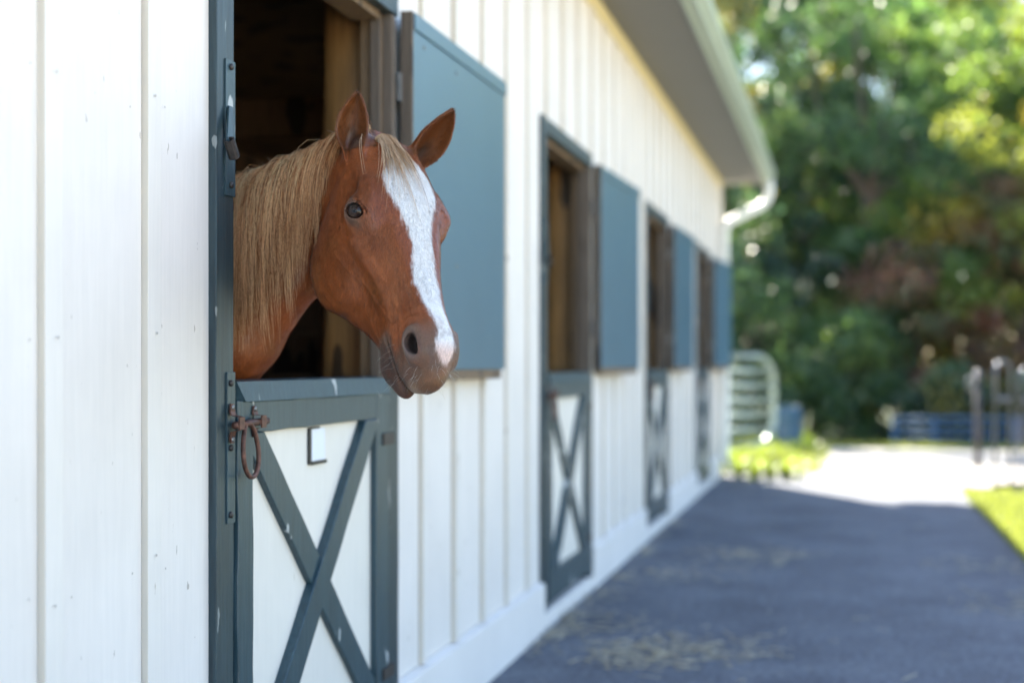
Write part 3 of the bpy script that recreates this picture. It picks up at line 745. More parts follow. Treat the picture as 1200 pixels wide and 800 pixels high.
# ---- straw dropped on the driveway
r = np.random.default_rng(88); V = []; F = []
for (px, py, n, sx, sy) in [(775, 766, 260, .34, .14), (745, 770, 120, .22, .12), (845, 762, 60, .25, .1), (690, 730, 120, .28, .16), (880, 651, 170, .40, .16), (800, 674, 90, .30, .14), (640, 748, 40, .06, .25), (720, 690, 36, .12, .3), (1140, 664, 60, .3, .2), (1190, 712, 60, .3, .2), (655, 645, 30, .3, .2), (1000, 740, 14, .8, .5), (930, 620, 16, .9, .6), (640, 720, 46, .03, .4), (742, 622, 40, .05, .5)]:
    c = pix(px, py)
    for _ in range(int(n * .7)):
        p = np.array([c.x + r.normal(0, sx * .55), c.y + r.normal(0, sy * 1.3), .006 + .012 * r.random()])
        if p[0] < -1.315: p[0] = -1.315 + .05 * r.random()
        a = r.uniform(0, 3.14); L0 = r.uniform(.03, .10); w = r.uniform(.0012, .0028); d = np.array([math.cos(a), math.sin(a), r.normal(0, .06)]) * L0; s_ = np.array([-math.sin(a), math.cos(a), 0]) * w
        o = len(V); V += [p - s_, p + s_, p + d + s_, p + d - s_, p + np.array([0, 0, w * 1.5]), p + d + np.array([0, 0, w * 1.5])]
        F += [(o, o + 1, o + 4), (o + 1, o + 2, o + 5), (o + 1, o + 5, o + 4), (o + 2, o + 3, o + 5), (o + 3, o, o + 4), (o + 3, o + 4, o + 5), (o, o + 3, o + 2), (o, o + 2, o + 1)]
o = np_mesh('straw_litter', np.array(V), np.array(F), M_STRAW); tag(o, 'loose straw strewn over the shaded driveway', 'straw', None, 'stuff')
# ================================================================== HORSE
# The whole animal is one implicit body (smooth unions of rounded shapes), meshed with surface nets.
HP = np.array([-.989, 3.053, 1.731]); HS = 1.015
def head_axes(yaw, pitch, roll):
    h = np.array([math.cos(yaw), math.sin(yaw), 0]); z = np.array([0, 0, 1.0])
    l = h * math.cos(pitch) - z * math.sin(pitch); d = h * math.sin(pitch) + z * math.cos(pitch); w = np.cross(l, d)
    return l, d * math.cos(roll) + w * math.sin(roll), -d * math.sin(roll) + w * math.cos(roll)
AL, AD, AW = head_axes(R(-48.0), R(59.0), R(-13.5))
HM = np.stack([AL, AD, AW])                       # world -> head axes
def hw(l, d, w): return HP + HS * (l * AL + d * AD + w * AW)      # head -> world
def hl(P): return ((P - HP) @ HM.T) / HS                          # world -> head

def smin(a, b, k):
    h = np.clip(0.5 + 0.5 * (b - a) / k, 0, 1)
    return b + (a - b) * h - k * h * (1 - h)
def smax(a, b, k): return -smin(-a, -b, k)
def ell(P, c, r):
    q = (P - np.asarray(c)); r = np.asarray(r)
    k0 = np.sqrt(((q / r) ** 2).sum(-1)); k1 = np.sqrt(((q / r ** 2) ** 2).sum(-1)) + 1e-9
    return k0 * (k0 - 1) / k1
def ellr(P, c, r, ang):
    """ellipsoid turned by ang in the l-d plane"""
    q = P - np.asarray(c); ca, sa = math.cos(ang), math.sin(ang)
    q = np.stack([q[:, 0] * ca + q[:, 1] * sa, -q[:, 0] * sa + q[:, 1] * ca, q[:, 2]], -1)
    return ell(q, (0, 0, 0), r)
def cone(P, a, b, ra, rb):
    a = np.asarray(a, float); b = np.asarray(b, float); ab = b - a
    t = np.clip(((P - a) @ ab) / (ab @ ab), 0, 1)
    return np.sqrt(((P - a - t[:, None] * ab) ** 2).sum(-1)) - (ra + (rb - ra) * t)
def sm(x, a, b):
    t = np.clip((x - a) / (b - a), 0, 1); return t * t * (3 - 2 * t)
def cubic(x, xs, ys):
    """smooth curve through a table (monotone-free Catmull-Rom)"""
    xs = np.asarray(xs, float); ys = np.asarray(ys, float)
    m = np.gradient(ys, xs); i = np.clip(np.searchsorted(xs, x) - 1, 0, len(xs) - 2)
    x = np.clip(x, xs[0], xs[-1])
    h = xs[i + 1] - xs[i]; t = (x - xs[i]) / h
    return ((2*t**3 - 3*t**2 + 1) * ys[i] + (t**3 - 2*t**2 + t) * h * m[i] + (-2*t**3 + 3*t**2) * ys[i + 1] + (t**3 - t**2) * h * m[i + 1])

TL = [-.10, -.04, .00, .05, .10, .15, .20, .26, .32, .38, .44, .50, .56, .62]
TT = [-.085, -.040, -.016, .004, .014, .018, .015, .006, -.003, -.010, -.013, -.018, -.026, -.04]
TB = [-.17, -.18, -.20, -.240, -.282, -.312, -.326, -.318, -.276, -.228, -.200, -.180, -.16, -.14]
TG = [.052, .064, .078, .094, .106, .112, .110, .094, .075, .061, .052, .047, .046, .04]
EYE_L = (.183, -.062, .1000)       # eyeball centre in head units (near side; the other is mirrored)
EYE_R = .0262
_z = np.array([.45, .50, 1.0]); _z /= np.linalg.norm(_z)
_x = np.array([math.cos(R(48)), math.sin(R(48)), 0]); _x = _x - _z * (_x @ _z); _x /= np.linalg.norm(_x)
NOS_C = (.514, -.050, .050)
_n = np.array([.28, .46, .84]); _n /= np.linalg.norm(_n)
_l = np.array([math.cos(R(-8)), math.sin(R(-8)), 0]); _l = _l - _n * (_l @ _n); _l /= np.linalg.norm(_l)
NOS_M = np.stack([_l, np.cross(_n, _l), _n])        # along the nostril, towards the bridge, outwards
EYE_M = np.stack([_x, np.cross(_z, _x), _z])        # along the lids, up, outwards

def ear_frame(base, tip, face):
    base = np.asarray(base); a = np.asarray(tip) - base; ln = np.linalg.norm(a); a = a / ln
    c = np.asarray(face, float); c = c - a * (c @ a); c /= np.linalg.norm(c); b = np.cross(a, c)
    return base, a, b, c, ln
def ear_sdf(P, fr, wmax, bend, cup=.030, th=.0048):
    base, a, b, c, ln = fr
    q = P - base; A = (q @ a) / ln; Bc = q @ b; C = q @ c
    Bc = Bc - bend * np.clip(A, 0, 1.2) ** 2
    r = wmax * cubic(A, [-.25, 0, .15, .35, .55, .75, .9, 1.0, 1.1], [.50, .62, .84, 1.0, .94, .70, .40, .10, -.2])
    r_ = np.maximum(r, .004)
    u = np.clip(Bc / r_, -1.3, 1.3)
    cp = cup * cubic(A, [-.25, 0, .3, .7, 1.0, 1.1], [1.0, 1.1, 1.0, .7, .3, .2])
    shell = np.abs(C + cp * (1 - u * u)) / np.sqrt(1 + (2 * cp * u / r_) ** 2) - th
    edge = (np.abs(Bc) - r) * .9
    d = smax(shell, edge, .006)
    d = smax(d, (-.22 - A) * ln, .01)
    return d
CAMDIR = np.array([.31, -.94, -.12]); IMR = np.array([.973, .229, 0]); IMU = np.array([0, 0, 1.0])
E1B = hw(.016, -.052, .084)
EAR1 = ear_frame(E1B, E1B + IMU * .126 + IMR * -.008 - CAMDIR * .01, CAMDIR + IMR * .06)
E2B = hw(.022, -.036, -.078)
EAR2 = ear_frame(E2B, E2B + IMU * .104 + IMR * .100 + CAMDIR * .01, CAMDIR * .9 + IMR * .45 - IMU * .45)

def near_pts():
    crest = [hw(-.020, -.100, 0), (-1.29, 3.20, 1.638), (-1.50, 3.26, 1.590), (-1.80, 3.30, 1.50), (-2.15, 3.32, 1.36)]
    mid = [hw(.02, -.12, 0), (-1.30, 3.20, 1.555), (-1.50, 3.26, 1.42), (-1.78, 3.30, 1.28), (-2.15, 3.32, 1.15)]
    low = [hw(.03, -.16, 0), (-1.28, 3.19, 1.445), (-1.45, 3.25, 1.295), (-1.64, 3.29, 1.135), (-1.88, 3.32, 1.03)]
    return crest, mid, low
CREST, MID, LOW = near_pts()

EARS = ((EAR1, .0365, .020), (EAR2, .040, -.022))
def head_sdf(P):
    q = hl(P); l, d, w = q[:, 0], q[:, 1], q[:, 2]; aw = np.sqrt(w * w + 1e-6)
    Q = np.stack([l, d, aw], -1)
    # --- skull and jaw: cross-sections swept along the head
    T = cubic(l, TL, TT); B = cubic(l, TL, TB); G = cubic(l, TL, TG)
    h = (T - B) / 2; cc = (T + B) / 2; t = (d - cc) / h
    low = sm(-t, -.35, 1.0)
    g = G * (1 - .30 * low * sm(l, .0, .1) * (1 - .5 * sm(l, .30, .45)))
    top = sm(t, .1, 1.0)
    n = 2.5 + .4 * top
    e = (np.abs(aw / g) ** n + np.abs(t) ** n + 1e-9) ** (1 / n)
    head = (e - 1) * np.minimum(g, h) * .92
    head = smax(head, l - .545, .03); head = smax(head, -.07 - l, .05)
    # masseter, facial crest, orbit, brow
    head = smin(head, ellr(Q, (.200, -.205, .050), (.115, .118, .042), R(-12)), .022)
    head = smin(head, cone(Q, (.225, -.098, .088), (.335, -.090, .060), .012, .008), .024)
    head = smin(head, ellr(Q, (.180, -.050, .086), (.050, .040, .034), R(-10)), .024)
    head = smin(head, cone(Q, (.135, -.032, .088), (.185, -.026, .100), .016, .013), .022)
    head = smin(head, cone(Q, (.02, -.05, .055), (.10, -.05, .078), .026, .02), .03)
    # hollow above the eye, hollow under the crest, groove before the masseter
    head = smax(head, -ell(Q, (.105, -.056, .124), (.035, .022, .020)), .03)
    head = smax(head, -ell(Q, (.37, -.145, .099), (.06, .030, .030)), .04)
    head = smax(head, -cone(Q, (.40, -.055, .080), (.47, -.075, .078), .020, .020), .035)
    head = smax(head, -cone(Q, (.320, -.250, .086), (.355, -.15, .100), .012, .012), .03)
    # muzzle: nose, nostril wings, upper lip, lower lip, chin
    mz = ell(Q, (.510, -.070, .0), (.085, .058, .036))
    mz = smin(mz, ell(Q, (.515, -.058, .022), (.048, .038, .025)), .02)
    mz = smin(mz, ell(Q, (.552, -.096, .007), (.040, .049, .027)), .025)
    lip2 = ell(Q, (.506, -.164, .0), (.064, .033, .031))
    lip2 = smin(lip2, ell(Q, (.486, -.184, .0), (.045, .033, .028)), .015)
    head = smin(head, mz, .03)
    head = smin(head, lip2, .014)
    # mouth line
    my = cubic(l, [.42, .46, .50, .54, .58, .62], [-.138, -.138, -.139, -.141, -.143, -.145])
    slit = smax(np.abs(d - my) - .0022, .440 - l, .01)
    head = smax(head, -smax(slit, .020 - aw - sm(l, .52, .56) * .1, .01), .008)
    # nostril: a comma with a raised rim
    qn = (Q - np.array(NOS_C)) @ NOS_M.T; nx, ny, nz_ = qn[:, 0], qn[:, 1], qn[:, 2]
    rim = np.sqrt((np.sqrt((nx / 1.45) ** 2 + ny ** 2 + 1e-9) - .0215) ** 2 + (nz_ - .001) ** 2) - .0060
    head = smin(head, rim, .012)
    cny = ny + .006 - 9.0 * (nx + .004) ** 2                     # the opening bends like a comma
    nos = np.sqrt((nx / 1.0) ** 2 * .30 + cny ** 2 + (nz_ * .45) ** 2) - .0125
    nos = smax(nos, np.abs(nx) - .029, .008)
    head = smax(head, -nos, .006)
    # ball of the eye sits in a lidded opening that looks out and a little forward
    qe = (Q - np.array(EYE_L)) @ EYE_M.T
    ex, ey, ez = qe[:, 0], qe[:, 1], qe[:, 2]
    lid = np.sqrt((qe ** 2).sum(-1)) - (EYE_R + .0050)
    head = smin(head, lid, .012)
    alm = smax(np.sqrt(ex ** 2 + (ey + .0100) ** 2) - .0272, np.sqrt(ex ** 2 + (ey - .0115) ** 2) - .0272, .004)
    head = smax(head, -smax(alm, .003 - ez, .004), .003)
    # crease over the upper lid
    cr = np.abs(np.sqrt((ex * .88) ** 2 + (ey + .008) ** 2 + ez ** 2 * .2) - .0320) - .0012
    head = smax(head, -smax(smax(cr, .002 - ey, .004), .005 - ez, .004), .004)
    return head * HS
def neck_sdf(P):
    # --- neck
    nk = None
    for chain, rad, k in ((CREST, (.048, .058, .068, .082, .10), .05), (MID, (.080, .090, .112, .145, .20), .06), (LOW, (.050, .070, .098, .135, .20), .06)):
        c_ = None
        for i in range(4):
            s_ = cone(P, chain[i], chain[i + 1], rad[i], rad[i + 1])
            c_ = s_ if c_ is None else smin(c_, s_, .03)
        nk = c_ if nk is None else smin(nk, c_, k)
    return nk
def trunk_sdf(P):
    # --- trunk and legs inside the stall
    Y0 = 3.32
    tr = ell(P, (-2.05, Y0, 1.08), (.42, .235, .30))
    tr = smin(tr, ell(P, (-2.55, Y0, 1.04), (.62, .275, .30)), .08)
    tr = smin(tr, ell(P, (-3.08, Y0, 1.12), (.40, .260, .30)), .08)
    tr = smin(tr, cone(P, (-2.05, Y0, 1.34), (-2.5, Y0, 1.25), .07, .09), .1)
    for sy in (-1, 1):
        y = Y0 + sy * .125
        lg = cone(P, (-1.92, y, 1.02), (-1.95, y, .78), .13, .095)
        lg = smin(lg, cone(P, (-1.95, y, .78), (-1.93, y, .46), .078, .048), .03)
        lg = smin(lg, cone(P, (-1.93, y, .46), (-1.93, y, .15), .044, .030), .02)
        lg = smin(lg, cone(P, (-1.93, y, .15), (-1.885, y, .07), .036, .042), .02)
        lg = smin(lg, cone(P, (-1.885, y, .065), (-1.87, y, .03), .047, .056), .01)
        tr = smin(tr, lg, .06)
        lg = cone(P, (-3.10, y, 1.05), (-2.98, y, .80), .19, .115)
        lg = smin(lg, cone(P, (-2.98, y, .80), (-3.27, y, .50), .10, .050), .05)
        lg = smin(lg, cone(P, (-3.27, y, .50), (-3.22, y, .16), .048, .032), .02)
        lg = smin(lg, cone(P, (-3.22, y, .16), (-3.17, y, .07), .036, .042), .02)
        lg = smin(lg, cone(P, (-3.17, y, .065), (-3.155, y, .03), .047, .056), .01)
        tr = smin(tr, lg, .06)
    return tr
def part_of(P, f, m, far=.4):
    out = np.full(len(P), far)
    if m.any(): out[m] = f(P[m])
    return out
HC0 = hw(.28, -.12, 0); LEGX = -1.4
def sdf(P):
    P = np.asarray(P, float)
    body = part_of(P, head_sdf, ((P - HC0) ** 2).sum(-1) < .46 ** 2)
    body = smin(body, part_of(P, neck_sdf, P[:, 0] > -2.9), .022)
    body = smin(body, part_of(P, trunk_sdf, P[:, 0] < LEGX), .10)
    body = smax(body, .002 - P[:, 2], .004)
    for fr, wm, bend in EARS:
        m = ((P - fr[0] - fr[1] * .06) ** 2).sum(-1) < .13 ** 2
        if m.any(): body[m] = smin(body[m], ear_sdf(P[m], fr, wm, bend), .016)
    return body

def sdf_chunk(P, n=400000):
    return np.concatenate([sdf(P[i:i + n]) for i in range(0, len(P), n)]) if len(P) else np.zeros(0)

def axis(*segs):
    out = [segs[0][0]]
    for a, b, h in segs:
        k = max(1, int(round((b - a) / h))); out += list(a + (b - a) * (np.arange(k) + 1) / k)
    return np.array(out)

def surface_nets(X, Y, Z, f, B=4):
    """quads of the zero surface of f on a tensor grid; f is evaluated only near the surface"""
    def pad(A):
        m = (-(len(A) - 1)) % B; h = A[-1] - A[-2]
        return np.concatenate([A, A[-1] + h * (1 + np.arange(m))])
    X, Y, Z = pad(X), pad(Y), pad(Z)
    nx, ny, nz = len(X), len(Y), len(Z)
    cx, cy, cz = X[::B], Y[::B], Z[::B]
    gp = np.stack(np.meshgrid(cx, cy, cz, indexing='ij'), -1).reshape(-1, 3)
    D = sdf_chunk(gp).reshape(len(cx), len(cy), len(cz))
    mn = None; mx = None; c8 = []
    for i in (0, 1):
        for j in (0, 1):
            for k in (0, 1):
                s_ = D[i:len(cx) - 1 + i, j:len(cy) - 1 + j, k:len(cz) - 1 + k]; c8.append(s_)
    c8 = np.stack(c8); dm = np.abs(c8).min(0); sc = (c8.min(0) < 0) & (c8.max(0) > 0)
    diag = np.sqrt(np.diff(cx)[:, None, None] ** 2 + np.diff(cy)[None, :, None] ** 2 + np.diff(cz)[None, None, :] ** 2)
    act = sc | (dm < .85 * diag + .004)
    V = np.repeat(np.repeat(np.repeat(np.where(c8[0] < 0, -1., 1.).astype(np.float32), B, 0), B, 1), B, 2)
    V = np.pad(V, ((0, 1), (0, 1), (0, 1)), mode='edge')
    need = np.repeat(np.repeat(np.repeat(act, B, 0), B, 1), B, 2)
    need = np.pad(need, ((0, 1), (0, 1), (0, 1)))
    for ax in range(3): 
        nn = need.copy(); sl = [slice(None)] * 3; s2 = [slice(None)] * 3
        sl[ax] = slice(1, None); s2[ax] = slice(None, -1); nn[tuple(sl)] |= need[tuple(s2)]; need = nn
    I = np.nonzero(need)
    V[I] = sdf_chunk(np.stack([X[I[0]], Y[I[1]], Z[I[2]]], -1))
    ins = V < 0
    cid = lambda i, j, k: (i * ny + j) * nz + k
    cells = []; pts = []; quads = []
    crd = (X, Y, Z)
    for ax in range(3):
        sl = [slice(None)] * 3; s2 = [slice(None)] * 3; sl[ax] = slice(1, None); s2[ax] = slice(None, -1)
        a = ins[tuple(s2)]; b = ins[tuple(sl)]
        E = np.nonzero(a != b); E = [e.astype(np.int64) for e in E]
        u, v = [x for x in range(3) if x != ax]
        ok = (E[u] > 0) & (E[v] > 0) & (E[u] < (nx, ny, nz)[u] - 1) & (E[v] < (nx, ny, nz)[v] - 1)
        E = [e[ok] for e in E]
        E2 = [e.copy() for e in E]; E2[ax] = E2[ax] + 1
        va = V[tuple(E)].astype(float); vb = V[tuple(E2)].astype(float); t = va / (va - vb)
        p = np.stack([crd[x][E[x]] for x in range(3)], -1)
        p[:, ax] = crd[ax][E[ax]] + t * (crd[ax][E2[ax]] - crd[ax][E[ax]])
        q4 = []
        for du, dv in ((-1, -1), (0, -1), (0, 0), (-1, 0)):
            c = [e.copy() for e in E]; c[u] = c[u] + du; c[v] = c[v] + dv
            ci = cid(*c); q4.append(ci); cells.append(ci); pts.append(p)
        q4 = np.stack(q4, -1); flip = (va < 0) ^ (ax == 1)
        q4[~flip] = q4[~flip][:, ::-1]; quads.append(q4)
    cells = np.concatenate(cells); pts = np.concatenate(pts); quads = np.concatenate(quads)
    uq, inv = np.unique(cells, return_inverse=True)
    cnt = np.bincount(inv); P = np.stack([np.bincount(inv, pts[:, i]) / cnt for i in range(3)], -1)
    return P, np.searchsorted(uq, quads)

def grad(P, h=.0012):
    g = 0
    for e in np.array([[1, 1, 1], [1, -1, -1], [-1, 1, -1], [-1, -1, 1]]): g = g + e * sdf_chunk(P + h * e)[:, None]
    return g / (4 * h)
def vnoise(P, s, seed=0):
    """cheap smooth value noise"""
    p = P * s + seed * 17.31; i = np.floor(p).astype(np.int64); f_ = p - i; f_ = f_ * f_ * (3 - 2 * f_)
    def hsh(a):
        n = (a[:, 0] * 73856093) ^ (a[:, 1] * 19349663) ^ (a[:, 2] * 83492791) ^ (seed * 2654435761)
        n = (n ^ (n >> 13)) * 1274126177 & 0xffffffff; return ((n ^ (n >> 16)) & 0xffff) / 65535.
    r = 0
    for dx in (0, 1):
        for dy in (0, 1):
            for dz in (0, 1):
                wgt = (f_[:, 0] if dx else 1 - f_[:, 0]) * (f_[:, 1] if dy else 1 - f_[:, 1]) * (f_[:, 2] if dz else 1 - f_[:, 2])
                r = r + wgt * hsh(i + np.array([dx, dy, dz]))
    return r
def fbm(P, s, seed=0): return .55 * vnoise(P, s, seed) + .3 * vnoise(P, s * 2.1, seed + 1) + .15 * vnoise(P, s * 4.3, seed + 2)

FINE = .0032
gx = axis((-3.6, -1.66, .016), (-1.66, -1.42, .008), (-1.42, -.70, FINE))
gy = axis((2.70, 3.30, FINE), (3.30, 3.42, .006), (3.42, 3.74, .016))
gz = axis((-.02, 1.05, .016), (1.05, 1.11, .008), (1.11, 1.92, FINE))
HV, HQ = surface_nets(gx, gy, gz, sdf)
for _ in range(2):
    fv = sdf_chunk(HV); gv = grad(HV); g2 = np.maximum((gv ** 2).sum(-1), .15)
    HV = HV - np.clip(fv / g2, -.003, .003)[:, None] * gv
# small unevenness of muscle and vein
HN = gv / np.maximum(np.linalg.norm(gv, axis=1, keepdims=True), 1e-6)
def ridge(q, line, wdt):
    p = q[:, :2]; best = np.full(len(p), 9.)
    for a_, b_ in zip(line[:-1], line[1:]):
        a_ = np.array(a_); v_ = np.array(b_) - a_; t_ = np.clip(((p - a_) @ v_) / (v_ @ v_), 0, 1)
        best = np.minimum(best, ((p - a_ - t_[:, None] * v_) ** 2).sum(-1))
    return np.exp(-best / wdt ** 2)
qh = hl(HV); lateral = sm(np.abs(qh[:, 2]), .015, .035); relief = np.zeros(len(HV))
for line, wdt, hgt in (([(.26, -.115), (.31, -.135), (.36, -.128), (.43, -.100)], .0045, .0024), ([(.31, -.135), (.35, -.165), (.40, -.172), (.44, -.165)], .004, .0020),
                       ([(.29, -.078), (.37, -.072), (.44, -.078), (.49, -.092)], .006, .0024), ([(.22, -.17), (.27, -.155), (.31, -.135)], .005, .0018),
                       ([(.39, -.105), (.42, -.112), (.445, -.135)], .003, -.0020), ([(.405, -.085), (.435, -.100), (.465, -.128)], .0035, -.0022),
                       ([(.452, -.030), (.445, -.055), (.452, -.085), (.475, -.108)], .0035, -.0022), ([(.415, -.15), (.43, -.165), (.45, -.185)], .004, -.0018),
                       ([(.245, -.045), (.262, -.062), (.258, -.085)], .004, -.0014), ([(.233, -.055), (.245, -.068), (.243, -.083)], .003, -.0012),
                       ([(.150, -.022), (.140, -.045), (.148, -.07)], .0035, -.0016), ([(.34, -.20), (.30, -.24), (.24, -.26)], .010, -.0030)):
    relief += hgt * ridge(qh, line, wdt)
HV = HV + HN * (relief * lateral * sm(qh[:, 0], .08, .12))[:, None]
HV = HV + HN * ((fbm(HV, 26, 51) - .5) * .0050 + (fbm(HV, 75, 57) - .5) * .0016)[:, None]
HN = gv / np.maximum(np.linalg.norm(gv, axis=1, keepdims=True), 1e-6)

# ---- coat colour, painted by place on the animal
def mix3(a, b, f_): return a + (np.asarray(b) - a) * f_[:, None]
def coat(P, Nn):
    q = hl(P); l, d, w = q[:, 0], q[:, 1], q[:, 2]; aw = np.abs(w)
    n1 = fbm(P, 14, 3); n2 = fbm(P, 60, 9)
    c = np.tile(np.array([.258, .070, .018]), (len(P), 1))
    c = mix3(c, (.185, .048, .011), sm(n1, .35, .75))
    c = mix3(c, (.32, .110, .031), sm(fbm(P, 9, 21), .5, .8) * .6)
    inh = sm(l, -.12, -.02)
    # darker forehead and bridge, a paler jaw edge
    c = mix3(c, (.170, .052, .021), sm(d, -.09, -.01) * sm(l, .02, .12) * .55 * inh)
    # neck underside and throat are paler
    # ---- grey muzzle skin
    qv = (np.stack([l, d, aw], -1) - np.array(NOS_C)) @ NOS_M.T; qn = np.sqrt((qv[:, 0] / 1.35) ** 2 + qv[:, 1] ** 2 + (qv[:, 2] * .4) ** 2)
    sk = np.maximum(1 - sm(qn, .024, .042), sm(l, .545, .585))
    sk = np.maximum(sk, sm(l, .415, .450) * sm(-d, .108, .132))
    sk = np.maximum(sk, sm(l, .455, .52) * .92) * sm(l, .40, .44)
    skin = np.tile(np.array([.074, .060, .050]), (len(P), 1))
    skin = mix3(skin, (.150, .105, .070), sm(n1, .4, .7) * .8)
    skin = mix3(skin, (.16, .095, .052), sm(l, .555, .585) * .7)                    # tan upper lip
    skin = mix3(skin, (.036, .031, .029), sm(l, .42, .5) * sm(-d, .138, .148) * .95)  # lower lip
    skin = mix3(skin, (.100, .078, .074), (1 - sm(qn, .016, .030)) * .8)
    c = mix3(c, skin, np.clip(sk * (.8 + .5 * (n2 - .5)), 0, 1))
    inn = (1 - sm(np.sqrt((qv[:, 0] * .55) ** 2 + (qv[:, 1] + .006 - 9.0 * (qv[:, 0] + .004) ** 2) ** 2), .010, .0155)) * (1 - sm(qv[:, 2], -.001, .006))
    c = mix3(c, (.022, .014, .013), inn * sm(l, .44, .46))
    c = mix3(c, (.42, .32, .24), sm(l, .560, .585) * sm(-d, .095, .12) * (1 - sm(-d, .135, .142)) * .6)
    # ---- white blaze with ragged edges, spots inside it
    bl_l = [.02, .06, .10, .15, .20, .25, .30, .35, .40, .45, .50, .54, .57]
    left = [.004, .024, .056, .068, .054, .036, .028, .036, .030, .022, .018, .026, .006]     # towards the near side
    rght = [.004, .034, .056, .062, .044, .026, .022, .020, .020, .020, .020, .020, .008]
    hi = cubic(l, bl_l, left); lo = cubic(l, bl_l, rght)
    edge = np.where(w > 0, hi, lo) - aw + (n2 - .5) * .007 + (vnoise(np.stack([l * 70, d * 120, w * 420], -1), 1.0, 5) - .5) * .008
    bz = sm(edge, -.0055, .0055) * sm(l, .045, .07) * (1 - sm(l, .560, .575)) * sm(d, -.065, -.045)
    spots = sm(vnoise(P, 85, 31), .86, .93) * sm(l, .1, .13) * (1 - sm(l, .28, .34))
    white = np.tile(np.array([.68, .67, .66]), (len(P), 1))
    white = mix3(white, (.62, .42, .36), sm(l, .515, .55) * .8)
    white = mix3(white, (.12, .09, .09), spots * .8)
    bzf = np.clip(bz, 0, 1) * (1 - .35 * sm(l, .44, .5) * sm(n2, .4, .65) * (1 - sm(l, .52, .54)))
    c = mix3(c, white, bzf)
    # ---- dark skin round the eyes
    qe = np.stack([l - EYE_L[0], d - EYE_L[1], aw - EYE_L[2]], -1); re = np.sqrt((qe[:, 0] * .8) ** 2 + (qe[:, 1] * 1.15) ** 2 + (qe[:, 2] * .8) ** 2)
    c = mix3(c, (.060, .036, .026), (1 - sm(re, .0265, .0335)))
    c = mix3(c, (.17, .075, .040), (1 - sm(re, .028, .050)) * .45)
    # ---- ears: dark fine hair inside, pale rim
    for fr, wm, bend in EARS:
        base, a, b, cN, ln = fr
        v = P - base; A = (v @ a) / ln; Bc = (v @ b) - bend * np.clip(A, 0, 1.2) ** 2; C = v @ cN
        near = (np.abs(Bc) < wm * 1.5) & (A > .0) & (A < 1.15) & (C < .03) & (C > -.075)
        face = sm(Nn @ cN, -.1, .25) * near
        c = mix3(c, (.105, .032, .007), face * .92)
        deep = face * np.exp(-((Bc - .006) / .013) ** 2) * sm(.58 - A, .0, .45) * sm(A, -.1, .12)
        c = mix3(c, (.050, .022, .012), np.clip(deep * 1.1 * (.6 + .8 * (fbm(P, 55, 40))), 0, 1))
        c = mix3(c, (.10, .04, .018), near * sm(A, .88, .98) * .7)
    # hooves
    c = mix3(c, (.10, .08, .06), 1 - sm(P[:, 2], .06, .075))
    brown = np.clip(1 - bzf, 0, 1)[:, None]
    c = c * (1 + .12 * brown)
    return np.clip(c, .004, .9)
HC = coat(HV, HN)

hm, nt, b = mat('horse_coat')
at = N(nt, 'ShaderNodeVertexColor', layer_name='coat')
tc = nt.nodes.new('ShaderNodeTexCoord')
mpn = N(nt, 'ShaderNodeMapping'); mpn.inputs['Scale'].default_value = (420, 420, 130); nt.links.new(tc.outputs['Object'], mpn.inputs[0])
f1 = noise(nt, mpn.outputs[0], 1.0, 3, .6)
rr = ramp(nt, f1, [(0.25, 0.72), (0.75, 1.22)])
cc_ = mixc(nt, 1.0, at.outputs[0], rr.outputs[0], 'MULTIPLY')
nt.links.new(cc_, b.inputs['Base Color'])
b.inputs['Roughness'].default_value = .55; b.inputs['Specular IOR Level'].default_value = .35
b.inputs['Sheen Weight'].default_value = .12; b.inputs['Sheen Roughness'].default_value = .4
bump(nt, b, f1, .22, .0015)

horse = empty('horse', (-2.4, 3.32, 0))
tag(horse, 'chestnut horse with white blaze and flaxen mane looking over the stable half door', 'horse')
HO = np.array([-2.4, 3.32, 0])
HF = np.concatenate([HQ])
body_o = np_mesh('body', HV - HO, HF, hm, horse, True, {'coat': HC})
# ---- eyes
def uv_sphere(r, nu=28, nv=18):
    V = [(0, 0, r)]; F = []
    for i in range(1, nv):
        th = math.pi * i / nv
        for j in range(nu):
            ph = 2 * math.pi * j / nu; V.append((r * math.sin(th) * math.cos(ph), r * math.sin(th) * math.sin(ph), r * math.cos(th)))
    V.append((0, 0, -r)); L_ = len(V) - 1
    for j in range(nu): F.append((0, 1 + j, 1 + (j + 1) % nu))
    for i in range(nv - 2):
        for j in range(nu):
            a = 1 + i * nu + j; b_ = 1 + i * nu + (j + 1) % nu; F.append((a, a + nu, b_ + nu, b_))
    for j in range(nu): F.append((L_, 1 + (nv - 2) * nu + (j + 1) % nu, 1 + (nv - 2) * nu + j))
    return V, F
em, nt, b = mat('horse_eye')
tc = nt.nodes.new('ShaderNodeTexCoord')
mp_ = N(nt, 'ShaderNodeMapping'); mp_.inputs['Scale'].default_value = (1 / .0105, 1 / .0062, 0)
nt.links.new(tc.outputs['Object'], mp_.inputs[0])
ln_ = N(nt, 'ShaderNodeVectorMath', operation='LENGTH'); nt.links.new(mp_.outputs[0], ln_.inputs[0])
rp = ramp(nt, ln_.outputs['Value'], [(.0, (.004, .005, .008)), (.62, (.010, .012, .018)), (.78, (.042, .022, .012)), (1.0, (.022, .011, .007))])
nt.links.new(rp.outputs[0], b.inputs['Base Color'])
b.inputs['Roughness'].default_value = .05; b.inputs['Specular IOR Level'].default_value = .32
